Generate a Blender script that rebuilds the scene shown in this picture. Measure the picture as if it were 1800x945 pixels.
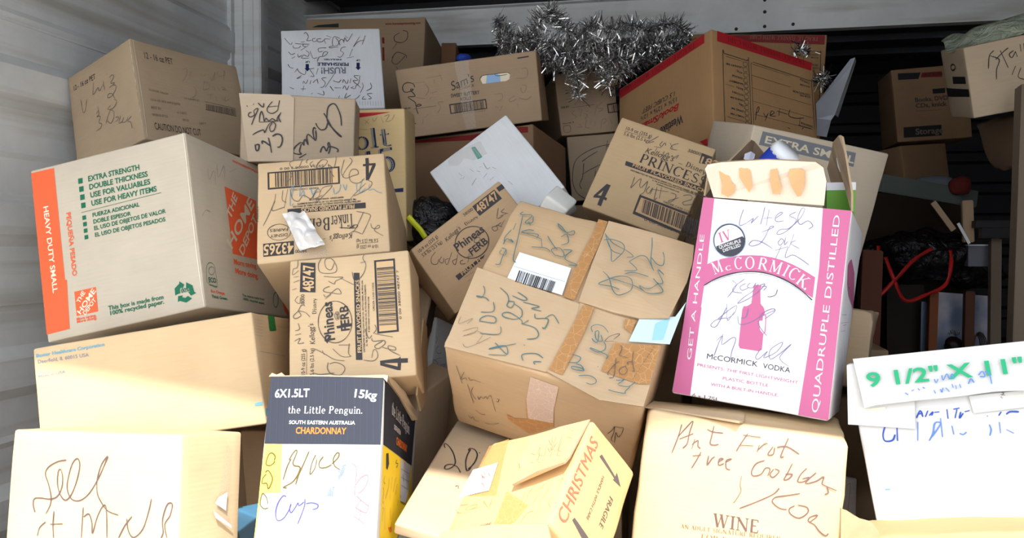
import bpy, bmesh, math, random
from mathutils import Vector, Matrix, noise
from mathutils.geometry import tessellate_polygon
random.seed(7)
for o in list(bpy.data.objects): bpy.data.objects.remove(o, do_unlink=True)
scene=bpy.context.scene
# ---------------------------------------------------------------- camera, sky, sun, exposure
CAM_LOC=(0,0,1.45); CAM_YAW=0.194864; CAM_PITCH=0.023351; CAM_LENS=30.4000

cam_data=bpy.data.cameras.new('camera'); cam=bpy.data.objects.new('camera',cam_data); scene.collection.objects.link(cam)
cam_data.sensor_fit='HORIZONTAL'; cam_data.sensor_width=36; cam_data.lens=CAM_LENS; cam_data.clip_start=.02
cam.location=CAM_LOC; cam.rotation_euler=(math.pi/2-CAM_PITCH,0,CAM_YAW)
scene.camera=cam
SKY=(0.90,0.95,1.0); SKY_STRENGTH=3.4
SUN_STRENGTH=7.4; SUN_AZ=math.radians(17); SUN_EL=math.radians(51.3)
world=bpy.data.worlds.new('sky'); scene.world=world; world.use_nodes=True
bg=world.node_tree.nodes['Background']; bg.inputs[0].default_value=(*SKY,1); bg.inputs[1].default_value=SKY_STRENGTH
sd=bpy.data.lights.new('sun','SUN'); sd.energy=SUN_STRENGTH; sd.angle=math.radians(.9); sd.color=(1,.95,.86)
sun=bpy.data.objects.new('sun',sd); scene.collection.objects.link(sun); sun.location=(2,-4,6)
sv=Vector((math.sin(SUN_AZ)*math.cos(SUN_EL),-math.cos(SUN_AZ)*math.cos(SUN_EL),math.sin(SUN_EL)))
sun.rotation_euler=sv.to_track_quat('Z','Y').to_euler()
vs=scene.view_settings; vs.view_transform='Standard'; vs.look='None'; vs.gamma=1; vs.use_curve_mapping=False; vs.exposure=0.0
# ---------------------------------------------------------------- helpers
FACES={'F':lambda u,v:(u,0,v),'R':lambda u,v:(1,u,v),'L':lambda u,v:(0,1-u,v),'T':lambda u,v:(u,v,1),'B':lambda u,v:(u,1-v,0),'K':lambda u,v:(1-u,1,v)}
import math
def tri(C,a,b,c):
    o=[0.,0.,0.]
    for k,P in C.items():
        w=(a if k[0]=='1' else 1-a)*(b if k[1]=='1' else 1-b)*(c if k[2]=='1' else 1-c)
        o[0]+=w*P[0];o[1]+=w*P[1];o[2]+=w*P[2]
    return o
def sub(a,b): return [a[0]-b[0],a[1]-b[1],a[2]-b[2]]
def ln(a): return math.sqrt(a[0]*a[0]+a[1]*a[1]+a[2]*a[2])
def unit(a):
    l=ln(a) or 1; return [a[0]/l,a[1]/l,a[2]/l]
def cross(a,b): return [a[1]*b[2]-a[2]*b[1],a[2]*b[0]-a[0]*b[2],a[0]*b[1]-a[1]*b[0]]
def bulge(f,u,v,amp):
    q=16*u*(1-u)*v*(1-v); s=ord(f)*1.7
    return amp*q*(.7+.5*math.sin(5*u+s)*math.cos(4*v+s*2))
def facep(C,f,u,v,h=0.,amp=.002):
    q=FACES[f]; e=1e-3
    p=tri(C,*q(u,v)); du=sub(tri(C,*q(u+e,v)),p); dv=sub(tri(C,*q(u,v+e)),p)
    n=unit(cross(du,dv)); d=h+(bulge(f,u,v,amp) if 0<=u<=1 and 0<=v<=1 else 0)
    return [p[0]+n[0]*d,p[1]+n[1]*d,p[2]+n[2]*d]
def facedim(C,f):
    q=FACES[f]
    return (ln(sub(tri(C,*q(1,.5)),tri(C,*q(0,.5)))),ln(sub(tri(C,*q(.5,1)),tri(C,*q(.5,0)))))

COL=scene.collection
def lin(r,g,b):
    f=lambda c:(c/255/12.92) if c/255<=.04045 else ((c/255+.055)/1.055)**2.4
    return (f(r),f(g),f(b),1)
MATS={}
def newmat(n):
    m=bpy.data.materials.new(n); m.use_nodes=True; nt=m.node_tree
    return m,nt,nt.nodes['Principled BSDF']
def flat(n,rgb,rough=.7,metal=0,spec=.3):
    if n in MATS: return MATS[n]
    m,nt,p=newmat(n); p.inputs['Base Color'].default_value=lin(*rgb); p.inputs['Roughness'].default_value=rough; p.inputs['Metallic'].default_value=metal
    p.inputs['Specular IOR Level'].default_value=spec
    MATS[n]=m; return m
def N(nt,t,**k):
    n=nt.nodes.new(t)
    for a,b in k.items():
        if a in n.inputs: n.inputs[a].default_value=b
        else: setattr(n,a,b)
    return n
def cardboard(n,rgb,flute='v',rough=.85,mott=.10,flute_amt=.25,edge=.25):
    if n in MATS: return MATS[n]
    m,nt,p=newmat(n); L=nt.links.new
    uv=N(nt,'ShaderNodeUVMap',uv_map='UVMap')
    n1=N(nt,'ShaderNodeTexNoise',Scale=9.,Detail=5.,Roughness=.6); L(uv.outputs[0],n1.inputs['Vector'])
    mp=N(nt,'ShaderNodeMapping'); mp.inputs['Scale'].default_value=(18,260,1) if flute=='u' else (260,18,1); L(uv.outputs[0],mp.inputs['Vector'])
    n2=N(nt,'ShaderNodeTexNoise',Scale=1.,Detail=3.); L(mp.outputs[0],n2.inputs['Vector'])
    mx=N(nt,'ShaderNodeMath',operation='ADD'); L(n1.outputs[0],mx.inputs[0])
    ml=N(nt,'ShaderNodeMath',operation='MULTIPLY'); L(n2.outputs[0],ml.inputs[0]); ml.inputs[1].default_value=.5; L(ml.outputs[0],mx.inputs[1])
    rg=N(nt,'ShaderNodeMapRange'); rg.inputs[1].default_value=.35; rg.inputs[2].default_value=1.15; rg.inputs[3].default_value=1-mott; rg.inputs[4].default_value=1+mott; L(mx.outputs[0],rg.inputs[0])
    c=N(nt,'ShaderNodeMix',data_type='RGBA',blend_type='MULTIPLY'); c.inputs[0].default_value=1
    gm=sum(rgb)/3; c.inputs[6].default_value=lin(*[x*.8+gm*.2 for x in rgb]); L(rg.outputs[0],c.inputs[7])
    geo=N(nt,'ShaderNodeNewGeometry'); er=N(nt,'ShaderNodeMapRange'); er.inputs[1].default_value=.52; er.inputs[2].default_value=.62; er.inputs[3].default_value=0; er.inputs[4].default_value=edge; L(geo.outputs['Pointiness'],er.inputs[0])
    en=N(nt,'ShaderNodeTexNoise',Scale=40.,Detail=2.); L(uv.outputs[0],en.inputs['Vector'])
    em=N(nt,'ShaderNodeMath',operation='MULTIPLY'); L(er.outputs[0],em.inputs[0]); L(en.outputs[0],em.inputs[1])
    c2=N(nt,'ShaderNodeMix',data_type='RGBA'); L(em.outputs[0],c2.inputs[0]); L(c.outputs[2],c2.inputs[6]); c2.inputs[7].default_value=(.62,.55,.45,1)
    L(c2.outputs[2],p.inputs['Base Color'])
    # flutes: faint parallel ridges under the liner paper
    wv=N(nt,'ShaderNodeTexWave',wave_type='BANDS',bands_direction='Y' if flute=='u' else 'X',Scale=48.,Distortion=.4); L(uv.outputs[0],wv.inputs['Vector'])
    b1=N(nt,'ShaderNodeBump',Strength=flute_amt*.35,Distance=.0006); L(wv.outputs[1],b1.inputs['Height'])
    n3=N(nt,'ShaderNodeTexNoise',Scale=14.,Detail=3.); L(uv.outputs[0],n3.inputs['Vector'])
    b2=N(nt,'ShaderNodeBump',Strength=.25,Distance=.006); L(n3.outputs[0],b2.inputs['Height']); L(b1.outputs[0],b2.inputs['Normal']); L(b2.outputs[0],p.inputs['Normal'])
    p.inputs['Roughness'].default_value=rough; p.inputs['Specular IOR Level'].default_value=.22
    MATS[n]=m; return m
INK=dict(print=(62,58,60),faded=(112,98,86),pen=(100,92,88),faintpen=(136,118,102),marker=(58,54,56),pengrey=(96,78,78),orange=(236,102,62),cream=(232,222,200),green=(26,106,78),blue=(108,166,190),bluegrey=(120,132,158),
 card_hd=(214,200,178),card_kel=(205,172,130),card_kel2=(190,155,115),card_sam=(172,142,112),card_extra=(220,205,180),white=(216,216,218),label=(236,240,246),creaseline=(226,216,200),creasedark=(110,92,74),labelline=(90,95,105),navyblack=(40,44,58),fluteline=(58,66,86),yellow=(250,214,40),orangeprint=(236,120,40),paleyellow=(240,214,92),darkface=(66,54,46),
 penolive=(92,78,24),penblue=(76,76,150),penpink=(156,112,126),outline=(110,115,128),navy=(22,34,74),darkred=(118,28,26),dkgreen=(34,44,36),redprint=(172,36,44),redprintdk=(130,28,32),grey=(140,135,125),bluepen=(110,150,170),teal=(70,150,140),tealpale=(150,200,195),tealpen=(84,118,122),
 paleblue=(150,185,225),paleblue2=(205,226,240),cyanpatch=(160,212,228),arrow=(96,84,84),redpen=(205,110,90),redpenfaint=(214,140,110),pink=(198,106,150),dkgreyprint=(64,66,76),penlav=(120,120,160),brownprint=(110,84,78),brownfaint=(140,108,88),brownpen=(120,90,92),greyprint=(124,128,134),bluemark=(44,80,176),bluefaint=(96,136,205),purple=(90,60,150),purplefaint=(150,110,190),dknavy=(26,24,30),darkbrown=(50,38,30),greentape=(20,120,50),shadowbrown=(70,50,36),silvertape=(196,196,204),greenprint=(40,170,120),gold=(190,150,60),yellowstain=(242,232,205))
def ink(n): return flat('ink_'+n,INK[n],.6,0,.25)
def tapemat(n,rgb,alpha=1.,rough=.18,wr=1.):
    if n in MATS: return MATS[n]
    m,nt,p=newmat(n); L=nt.links.new
    tc=N(nt,'ShaderNodeTexCoord'); n1=N(nt,'ShaderNodeTexNoise',Scale=70.,Detail=4.,Distortion=1.2); L(tc.outputs['Object'],n1.inputs['Vector'])
    b=N(nt,'ShaderNodeBump',Strength=.3*wr,Distance=.0015); L(n1.outputs[0],b.inputs['Height']); L(b.outputs[0],p.inputs['Normal'])
    vo=N(nt,'ShaderNodeTexVoronoi',feature='DISTANCE_TO_EDGE',Scale=80.); L(tc.outputs['Object'],vo.inputs['Vector'])
    r=N(nt,'ShaderNodeMapRange'); r.inputs[1].default_value=.0; r.inputs[2].default_value=.035; r.inputs[3].default_value=1; r.inputs[4].default_value=0; L(vo.outputs[0],r.inputs[0])
    n4=N(nt,'ShaderNodeTexNoise',Scale=16.); L(tc.outputs['Object'],n4.inputs['Vector'])
    mm=N(nt,'ShaderNodeMath',operation='MULTIPLY'); L(r.outputs[0],mm.inputs[0]); L(n4.outputs[0],mm.inputs[1])
    c=N(nt,'ShaderNodeMix',data_type='RGBA'); L(mm.outputs[0],c.inputs[0]); c.inputs[6].default_value=lin(*rgb); c.inputs[7].default_value=lin(min(255,rgb[0]+50),min(255,rgb[1]+55),min(255,rgb[2]+60)); L(c.outputs[2],p.inputs['Base Color'])
    p.inputs['Roughness'].default_value=rough; p.inputs['Specular IOR Level'].default_value=.6; p.inputs['Alpha'].default_value=alpha
    MATS[n]=m; return m
TAPES=dict(cleartape=((214,204,190),.2,.2),browntape=((186,138,90),.95,.25),browntape2=((196,140,84),.9,.3),browntape3=((214,158,90),.4,.3),cracktape=((226,196,180),.85,.25),greentape=((20,120,50),1,.4))
def inkmat(n): 
    if n in TAPES: return tapemat('tape_'+n,*TAPES[n])
    if n.startswith('card_') and n not in INK: return None
    return ink(n)
def obj(name,verts,faces,mats,parent=None,root=Vector((0,0,0)),midx=None,uvs=None,smooth=False):
    me=bpy.data.meshes.new(name); me.from_pydata([tuple(Vector(v)-root) for v in verts],[],faces)
    for m in (mats if isinstance(mats,(list,tuple)) else [mats]): me.materials.append(m)
    if midx:
        for p,i in zip(me.polygons,midx): p.material_index=i
    if uvs:
        l=me.uv_layers.new(name='UVMap')
        for p in me.polygons:
            for li in p.loop_indices: l.data[li].uv=uvs[me.loops[li].vertex_index] if not isinstance(uvs,dict) else uvs[p.index][li-p.loop_start]
    if smooth: me.polygons.foreach_set('use_smooth',[True]*len(me.polygons))
    me.update()
    o=bpy.data.objects.new(name,me); COL.objects.link(o)
    if parent: o.parent=parent
    else: o.location=root
    return o
def thing(name,label,cat,loc,group=None):
    o=bpy.data.objects.new(name,None); COL.objects.link(o); o.location=loc; o.empty_display_size=.05
    o['label']=label; o['category']=cat
    if group: o['group']=group
    return o
def tag(o,label,cat,group=None):
    o['label']=label; o['category']=cat
    if group: o['group']=group
    return o
def struct(o): o['kind']='structure'; return o
class MB:
    def __init__(s): s.v=[];s.f=[];s.m=[];s.uv={}
    def add(s,vs,fs,mi=0,uv=None):
        b=len(s.v); s.v+=vs
        for i,f in enumerate(fs):
            if uv: s.uv[len(s.f)]=[uv[k] for k in f]
            s.f.append([b+k for k in f]); s.m.append(mi)
    def box(s,lo,hi,mi=0,M=None):
        c=[Vector((x,y,z)) for x in (lo[0],hi[0]) for y in (lo[1],hi[1]) for z in (lo[2],hi[2])]
        if M: c=[M@v for v in c]
        s.add(c,[(0,1,3,2),(4,6,7,5),(0,4,5,1),(2,3,7,6),(0,2,6,4),(1,5,7,3)],mi)
    def build(s,name,mats,parent=None,root=Vector((0,0,0)),smooth=False):
        return obj(name,s.v,s.f,mats,parent,root,s.m,s.uv if len(s.uv)==len(s.f) and s.uv else None,smooth)
# ---- rounded, slightly bulging carton body between eight corners
def body_mesh(C,amp,r=.004,skip=(),n=9,seed=0,crumple=.0012):
    d=[(ln(sub(C['100'],C['000']))+ln(sub(C['111'],C['011'])))/2,(ln(sub(C['010'],C['000']))+ln(sub(C['111'],C['101'])))/2,(ln(sub(C['001'],C['000']))+ln(sub(C['111'],C['110'])))/2]
    def ts(L):
        e=min(r/L,.2); return [0,e*.3,e]+[e+(1-2*e)*i/n for i in range(1,n)]+[1-e,1-e*.3,1]
    T=[ts(x) for x in d]
    verts=[];key={};faces=[];uvs={}
    ax={'F':(0,2),'R':(1,2),'L':(1,2),'T':(0,1),'B':(0,1),'K':(0,2)}
    for f in 'FRLTBK':
        if f in skip: continue
        W,Hh=facedim(C,f); tu=T[ax[f][0]]; tv=T[ax[f][1]]
        ids=[]
        for v in tv:
            row=[]
            for u in tu:
                q=FACES[f](u,v); k=tuple(round(x,6) for x in q)
                if k not in key:
                    inn=[min(max(q[i],r/d[i]),1-r/d[i]) for i in range(3)]
                    vec=[(q[i]-inn[i])*d[i] for i in range(3)]; L=ln(vec) or 1
                    c=[inn[i]+vec[i]/L*r/d[i] for i in range(3)]
                    p=tri(C,*c)
                    if 0<u<1 and 0<v<1:
                        e=1e-3; q0=tri(C,*FACES[f](u,v)); nn=unit(cross(sub(tri(C,*FACES[f](u+e,v)),q0),sub(tri(C,*FACES[f](u,v+e)),q0)))
                        b=bulge(f,u,v,amp); p=[p[i]+nn[i]*b for i in range(3)]
                    edge=sum(1 for i in range(3) if q[i]*d[i]<r*1.01 or (1-q[i])*d[i]<r*1.01)
                    if edge>=2:
                        w=noise.noise_vector(Vector(p)*22+Vector((seed,0,0)))*crumple*(2.0 if edge==3 else 1)
                        p=[p[i]+w[i] for i in range(3)]
                    key[k]=len(verts); verts.append(p)
                row.append(key[k])
            ids.append(row)
        for a in range(len(tv)-1):
            for b in range(len(tu)-1):
                uvs[len(faces)]=[(tu[x]*W+ord(f),tv[y]*Hh+seed*.37) for x,y in ((b,a),(b+1,a),(b+1,a+1),(b,a+1))]
                faces.append((ids[a][b],ids[a][b+1],ids[a+1][b+1],ids[a+1][b]))
    return verts,faces,uvs
# ---- decals: text, strokes, patches, bar codes, raised flaps, all in face coordinates of a carton
fonts=[]
def glyphs(txt,st):
    cu=bpy.data.curves.new('t','FONT'); cu.body=txt; cu.size=1; cu.resolution_u=3
    if 'b' in st: cu.offset=.022
    if 'i' in st: cu.shear=.25
    o=bpy.data.objects.new('t',cu); COL.objects.link(o)
    return o
def serif_polys(ch):
    # thick-and-thin roman letters drawn as polygons in a 0..1 cap-height cell; returns (polys,width)
    P=[]
    def bar(x0,y0,x1,y1,w):
        dx,dy=x1-x0,y1-y0; L=math.hypot(dx,dy) or 1; nx,ny=-dy/L*w/2,dx/L*w/2
        P.append([(x0-nx,y0-ny),(x1-nx,y1-ny),(x1+nx,y1+ny),(x0+nx,y0+ny)])
    def ser(x,y,w=.26): P.append([(x-w/2,y-.0 if y<.5 else y-.05),(x+w/2,y if y<.5 else y-.05),(x+w/2,y+.05 if y<.5 else y),(x-w/2,y+.05 if y<.5 else y)])
    def ring(cx,cy,rx,ry,wx,wy,a0=0,a1=360,n=20):
        for i in range(n):
            a=math.radians(a0+(a1-a0)*i/n); b=math.radians(a0+(a1-a0)*(i+1)/n)
            o=lambda t:(cx+rx*math.cos(t),cy+ry*math.sin(t)); q=lambda t:(cx+(rx-wx)*math.cos(t),cy+(ry-wy)*math.sin(t))
            P.append([o(a),o(b),q(b),q(a)])
    k,t=.15,.06
    if ch=='I': bar(.2,0,.2,1,k);ser(.2,0,.36);ser(.2,1,.36);return P,.4
    if ch=='N': bar(.14,0,.14,1,t);bar(.12,.97,.74,.03,k);bar(.74,0,.74,1,t);ser(.14,0);ser(.1,1);ser(.74,1);return P,.88
    if ch=='W': bar(.12,1,.36,0,k);bar(.36,0,.58,.95,t);bar(.56,1,.8,0,k);bar(.8,0,1.02,1,t);ser(.12,1);ser(1.02,1);ser(.56,1);return P,1.14
    if ch=='V': bar(.12,1,.4,0,k);bar(.4,0,.68,1,t);ser(.12,1);ser(.68,1);return P,.8
    if ch=='A': bar(.1,0,.4,1,t);bar(.4,1,.7,0,k);bar(.22,.35,.56,.35,t);ser(.1,0);ser(.7,0);return P,.8
    if ch=='E': bar(.16,0,.16,1,k);bar(.1,.03,.6,.03,t);bar(.1,.97,.58,.97,t);bar(.16,.52,.46,.52,t);bar(.58,.03,.61,.24,t);bar(.57,.97,.58,.8,t);return P,.68
    if ch=='L': bar(.16,0,.16,1,k);ser(.16,1);bar(.06,.03,.58,.03,t);bar(.57,.03,.6,.25,t);return P,.66
    if ch=='T': bar(.36,0,.36,1,k);bar(.04,.97,.68,.97,t);bar(.05,.97,.05,.78,t);bar(.67,.97,.67,.78,t);ser(.36,0,.32);return P,.72
    if ch=='F': bar(.16,0,.16,1,k);ser(.16,0,.3);bar(.1,.97,.58,.97,t);bar(.16,.52,.46,.52,t);bar(.57,.97,.57,.8,t);return P,.64
    if ch=='K': bar(.16,0,.16,1,k);ser(.16,0);ser(.16,1);bar(.2,.45,.66,.97,t);bar(.34,.58,.7,.03,k);ser(.66,1);ser(.72,0);return P,.84
    if ch=='M': bar(.14,0,.14,1,t);bar(.16,1,.5,.08,k);bar(.5,.08,.84,1,t);bar(.84,0,.84,1,k);ser(.14,0);ser(.1,1,.2);ser(.84,0);ser(.88,1,.2);return P,.98
    if ch=='R': bar(.16,0,.16,1,k);ser(.16,0);bar(.08,.97,.4,.97,t);bar(.16,.5,.4,.5,t);ring(.38,.735,.26,.265,.14,.06,-90,90,10);bar(.36,.5,.7,.03,k);ser(.72,0,.2);return P,.8
    if ch=='P': bar(.16,0,.16,1,k);ser(.16,0);bar(.08,.97,.4,.97,t);bar(.16,.47,.4,.47,t);ring(.38,.72,.27,.28,.14,.06,-90,90,10);return P,.7
    if ch=='B': bar(.16,0,.16,1,k);bar(.08,.97,.4,.97,t);bar(.08,.03,.42,.03,t);bar(.16,.52,.4,.52,t);ring(.38,.75,.25,.25,.14,.06,-90,90,10);ring(.4,.26,.28,.26,.15,.06,-90,90,10);return P,.74
    if ch=='D': bar(.16,0,.16,1,k);bar(.08,.97,.36,.97,t);bar(.08,.03,.36,.03,t);ring(.34,.5,.42,.5,.15,.06,-90,90,14);return P,.84
    if ch=='O': ring(.45,.5,.42,.52,.15,.06);return P,.92
    if ch=='Q': ring(.45,.5,.42,.52,.15,.06);bar(.5,.1,.9,-.18,.1);return P,.92
    if ch=='C': ring(.46,.5,.42,.52,.15,.06,42,318,18);bar(.78,.82,.78,.98,t);return P,.86
    if ch=='G': ring(.46,.5,.42,.52,.15,.06,42,318,18);bar(.78,.06,.78,.42,k*.8);ser(.76,.4,.26);return P,.9
    if ch=='U': bar(.16,.3,.16,1,k);ser(.16,1);bar(.7,.3,.7,1,t);ser(.7,1,.22);ring(.42,.32,.33,.33,.14,.07,180,360,12);return P,.86
    if ch=='S': ring(.34,.74,.25,.27,.08,.08,20,270,12);ring(.34,.26,.27,.27,.08,.08,-160,90,12);bar(.24,.6,.46,.42,.13);return P,.66
    if ch=='H': bar(.15,0,.15,1,k);bar(.7,0,.7,1,k);bar(.15,.5,.7,.5,t);[ser(x,y) for x in (.15,.7) for y in (0,1)];return P,.86
    if ch=='a': ring(.27,.22,.2,.24,.1,.05,0,360,12);bar(.46,0,.46,.5,.12);ring(.28,.45,.2,.2,.1,.06,0,150,8);return P,.58
    if ch=='c': ring(.3,.32,.26,.34,.12,.06,40,320,12);return P,.54
    if ch=='e': ring(.3,.32,.26,.34,.12,.06,0,310,14);bar(.1,.34,.54,.34,.06);return P,.58
    if ch=='g': ring(.28,.4,.22,.24,.1,.06);ring(.28,-.1,.24,.17,.08,.06);bar(.14,.18,.1,.02,.08);bar(.45,.58,.58,.62,.06);return P,.6
    if ch=='h': bar(.12,0,.12,1,.12);bar(.48,0,.48,.42,.12);ring(.3,.38,.24,.26,.12,.08,0,180,8);ser(.12,0,.24);ser(.48,0,.24);return P,.62
    if ch=='i': bar(.14,0,.14,.62,.12);ser(.14,0,.26);bar(.14,.78,.14,.92,.14);return P,.28
    if ch=='k': bar(.12,0,.12,1,.12);bar(.14,.26,.46,.6,.06);bar(.24,.38,.5,.02,.12);ser(.12,0,.24);ser(.5,0,.2);return P,.6
    if ch=='l': bar(.14,0,.14,1,.13);ser(.14,0,.28);return P,.3
    if ch=='n': bar(.12,0,.12,.62,.12);bar(.48,0,.48,.42,.12);ring(.3,.38,.24,.26,.12,.08,0,180,8);ser(.12,0,.24);ser(.48,0,.24);return P,.62
    if ch=='o': ring(.3,.32,.27,.34,.12,.06);return P,.6
    if ch=='r': bar(.12,0,.12,.62,.12);ring(.28,.4,.2,.23,.1,.08,50,160,6);ser(.12,0,.26);return P,.46
    if ch=='s': ring(.22,.47,.16,.18,.07,.06,20,270,10);ring(.22,.17,.18,.18,.07,.06,-160,90,10);bar(.15,.38,.3,.26,.1);return P,.44
    if ch=='t': bar(.18,.1,.18,.86,.13);bar(.04,.6,.38,.6,.06);ring(.32,.14,.2,.16,.1,.06,180,310,6);return P,.42
    if ch=='u': bar(.12,.2,.12,.62,.12);bar(.46,0,.46,.62,.12);ring(.29,.24,.23,.26,.12,.08,180,360,8);return P,.6
    if ch=='y': bar(.06,.62,.3,.0,.12);bar(.54,.62,.2,-.28,.07);return P,.6
    if ch=='4': bar(.5,0,.5,1,k);bar(.5,.98,.06,.3,t);bar(.04,.28,.7,.28,.09);ser(.5,0,.3);return P,.76
    if ch=='5': bar(.14,.95,.6,.95,.12);bar(.16,.95,.13,.5,t);ring(.34,.32,.3,.34,.14,.08,-150,130,16);return P,.72
    if ch=='1': bar(.25,0,.25,1,k);ser(.25,0,.36);bar(.25,.97,.08,.8,.08);return P,.46
    if ch=='6': ring(.32,.3,.28,.32,.12,.06);bar(.12,.4,.4,.98,.1);return P,.66
    if ch=='7': bar(.06,.95,.6,.95,.1);bar(.6,.95,.22,0,.12);return P,.64
    if ch=='x': bar(.06,.6,.5,0,.12);bar(.5,.6,.06,0,.06);return P,.56
    if ch in ':.,': bar(.1,0,.1,.13,.13); (bar(.1,.45,.1,.58,.13) if ch==':' else None);return P,.24
    if ch==' ': return P,.34
    return serif_polys(ch.upper()) if ch!=ch.upper() else (P,.4)
PENDING=[]
class Decals:
    def __init__(s,C,amp,root,parent):
        s.C=C;s.amp=amp;s.root=root;s.parent=parent;s.mb={};s.mats={}
    def P(s,f,u,v,h): return facep(s.C,f,u,v,h,s.amp)
    def put(s,part,mat,vs,fs):
        if part not in s.mb: s.mb[part]=MB(); s.mats[part]=[]
        if mat not in s.mats[part]: s.mats[part].append(mat)
        s.mb[part].add(vs,fs,s.mats[part].index(mat))
    def poly(s,part,mat,f,uv,h):
        if len(uv)==4:
            n=6; vs=[];fs=[]
            for a in range(n+1):
                for b in range(n+1):
                    x,y=b/n,a/n
                    u=(uv[0][0]*(1-x)+uv[1][0]*x)*(1-y)+(uv[3][0]*(1-x)+uv[2][0]*x)*y; v=(uv[0][1]*(1-x)+uv[1][1]*x)*(1-y)+(uv[3][1]*(1-x)+uv[2][1]*x)*y
                    vs.append(s.P(f,u,v,h))
            for a in range(n):
                for b in range(n): fs.append([a*(n+1)+b,a*(n+1)+b+1,(a+1)*(n+1)+b+1,(a+1)*(n+1)+b])
        else:
            bm=bmesh.new(); vv=[bm.verts.new((u,v,0)) for u,v in uv]; bm.verts.index_update()
            tr=tessellate_polygon([[Vector((u,v,0)) for u,v in uv]])
            for t in tr:
                try: bm.faces.new([vv[i] for i in t])
                except ValueError: pass
            for _ in range(2):
                lg=[e for e in bm.edges if e.calc_length()>.12]
                if lg: bmesh.ops.subdivide_edges(bm,edges=lg,cuts=1)
                bmesh.ops.triangulate(bm,faces=[x for x in bm.faces if len(x.verts)>3])
            bm.verts.index_update()
            vs=[s.P(f,v.co.x,v.co.y,h) for v in bm.verts]; fs=[[v.index for v in x.verts] for x in bm.faces]; bm.free()
        s.put(part,mat,vs,fs)
    def stroke(s,part,mat,f,uv,w,h):
        W,Hh=facedim(s.C,f); pts=[Vector((u*W,v*Hh)) for u,v in uv]
        if len(pts)>2:
            o=[]
            for i in range(len(pts)-1):
                p0=pts[max(0,i-1)];p1=pts[i];p2=pts[i+1];p3=pts[min(len(pts)-1,i+2)]
                for k in range(4):
                    t=k/4; o.append(.5*((2*p1)+(p2-p0)*t+(2*p0-5*p1+4*p2-p3)*t*t+(3*p1-p0-3*p2+p3)*t**3))
            o.append(pts[-1]); pts=o
        L=[];R=[]
        for i,p in enumerate(pts):
            d=pts[min(i+1,len(pts)-1)]-pts[max(i-1,0)]
            if d.length<1e-9: d=Vector((1,0))
            d.normalize(); ww=w*.5*(.8+.35*noise.noise(Vector((p.x*60,p.y*60,w*900))))
            if i in(0,len(pts)-1): ww*=.7
            nn=Vector((-d.y,d.x))*ww
            L.append(p+nn);R.append(p-nn)
        vs=[s.P(f,q.x/W,q.y/Hh,h) for a,b in zip(L,R) for q in (a,b)]
        s.put(part,mat,vs,[[2*i,2*i+1,2*i+3,2*i+2] for i in range(len(pts)-1)])
    def slab(s,name,mats,f,uv,hs,th=.0028):
        tr=tessellate_polygon([[Vector((u,v,0)) for u,v in uv]])
        n=len(uv); top=[s.P(f,u,v,h) for (u,v),h in zip(uv,hs)]; bot=[s.P(f,u,v,max(.0003,h-th)) for (u,v),h in zip(uv,hs)]
        W,Hh=facedim(s.C,f); m=MB(); fuv=[(u*W,v*Hh) for u,v in uv]*2
        a=sum(uv[i][0]*uv[(i+1)%n][1]-uv[(i+1)%n][0]*uv[i][1] for i in range(n))
        T=[list(t) for t in tr]
        def ori(t):
            A=(uv[t[1]][0]-uv[t[0]][0])*(uv[t[2]][1]-uv[t[0]][1])-(uv[t[2]][0]-uv[t[0]][0])*(uv[t[1]][1]-uv[t[0]][1]); return t if A>0 else t[::-1]
        T=[ori(t) for t in T]
        fs=T+[[n+i for i in t[::-1]] for t in T]
        m.add([Vector(x) for x in top+bot],fs,0,fuv)
        sd=[[i,n+i,n+(i+1)%n,(i+1)%n] if a>0 else [(i+1)%n,n+(i+1)%n,n+i,i] for i in range(n)]
        m.add([Vector(x) for x in top+bot],sd,1,fuv)
        return m.build(name,mats,s.parent,s.root)
    def text(s,part,mat,f,txt,st,h,g):
        u0,v0,eu,ev,yu,yv=g
        def place(x,y): return s.P(f,u0+eu*x+yu*y,v0+ev*x+yv*y,h)
        if 's' in st:
            x=0;polys=[]
            for ch in txt:
                pl,w=serif_polys(ch); polys+=[[(px+x,py) for px,py in p] for p in pl]; x+=w+.06
            vs=[];fs=[]
            for p in polys:
                b=len(vs); vs+=[place(a/x,c) for a,c in p]; fs.append(list(range(b,b+len(p))))
            s.put(part,mat,vs,fs)
        else:
            PENDING.append((s,part,mat,f,txt,st,h,place,glyphs(txt,st)))
    def finish(s):
        for part,m in s.mb.items():
            o=m.build(part.split('#')[0],s.mats[part],s.parent,s.root)
            if part in('printing','handwriting'): o['kind']='stuff'
def flush_text():
    bpy.context.view_layer.update(); dg=bpy.context.evaluated_depsgraph_get()
    for s,part,mat,f,txt,st,h,place,o in PENDING:
        me=o.evaluated_get(dg).to_mesh()
        vs=[v.co.copy() for v in me.vertices]; fs=[list(p.vertices) for p in me.polygons]
        o.evaluated_get(dg).to_mesh_clear()
        if vs:
            x0=min(v.x for v in vs);x1=max(v.x for v in vs); cap=.729
            s.put(part,mat,[place((v.x-x0)/max(x1-x0,1e-6),v.y/cap) for v in vs],fs)
        cu=o.data; bpy.data.objects.remove(o); bpy.data.curves.remove(cu)
    PENDING.clear()
PENS=('pen','faintpen','marker','pengrey','penolive','penblue','penpink','tealpen','bluepen','redpen','redpenfaint','penlav','brownpen','bluemark','bluefaint')
AMP={'bigbrown': 0.004, 'wine': 0.004, 'xmas': 0.003, 'sell': 0.003, 'twod': 0.002, 'hd': 0.002}
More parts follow.
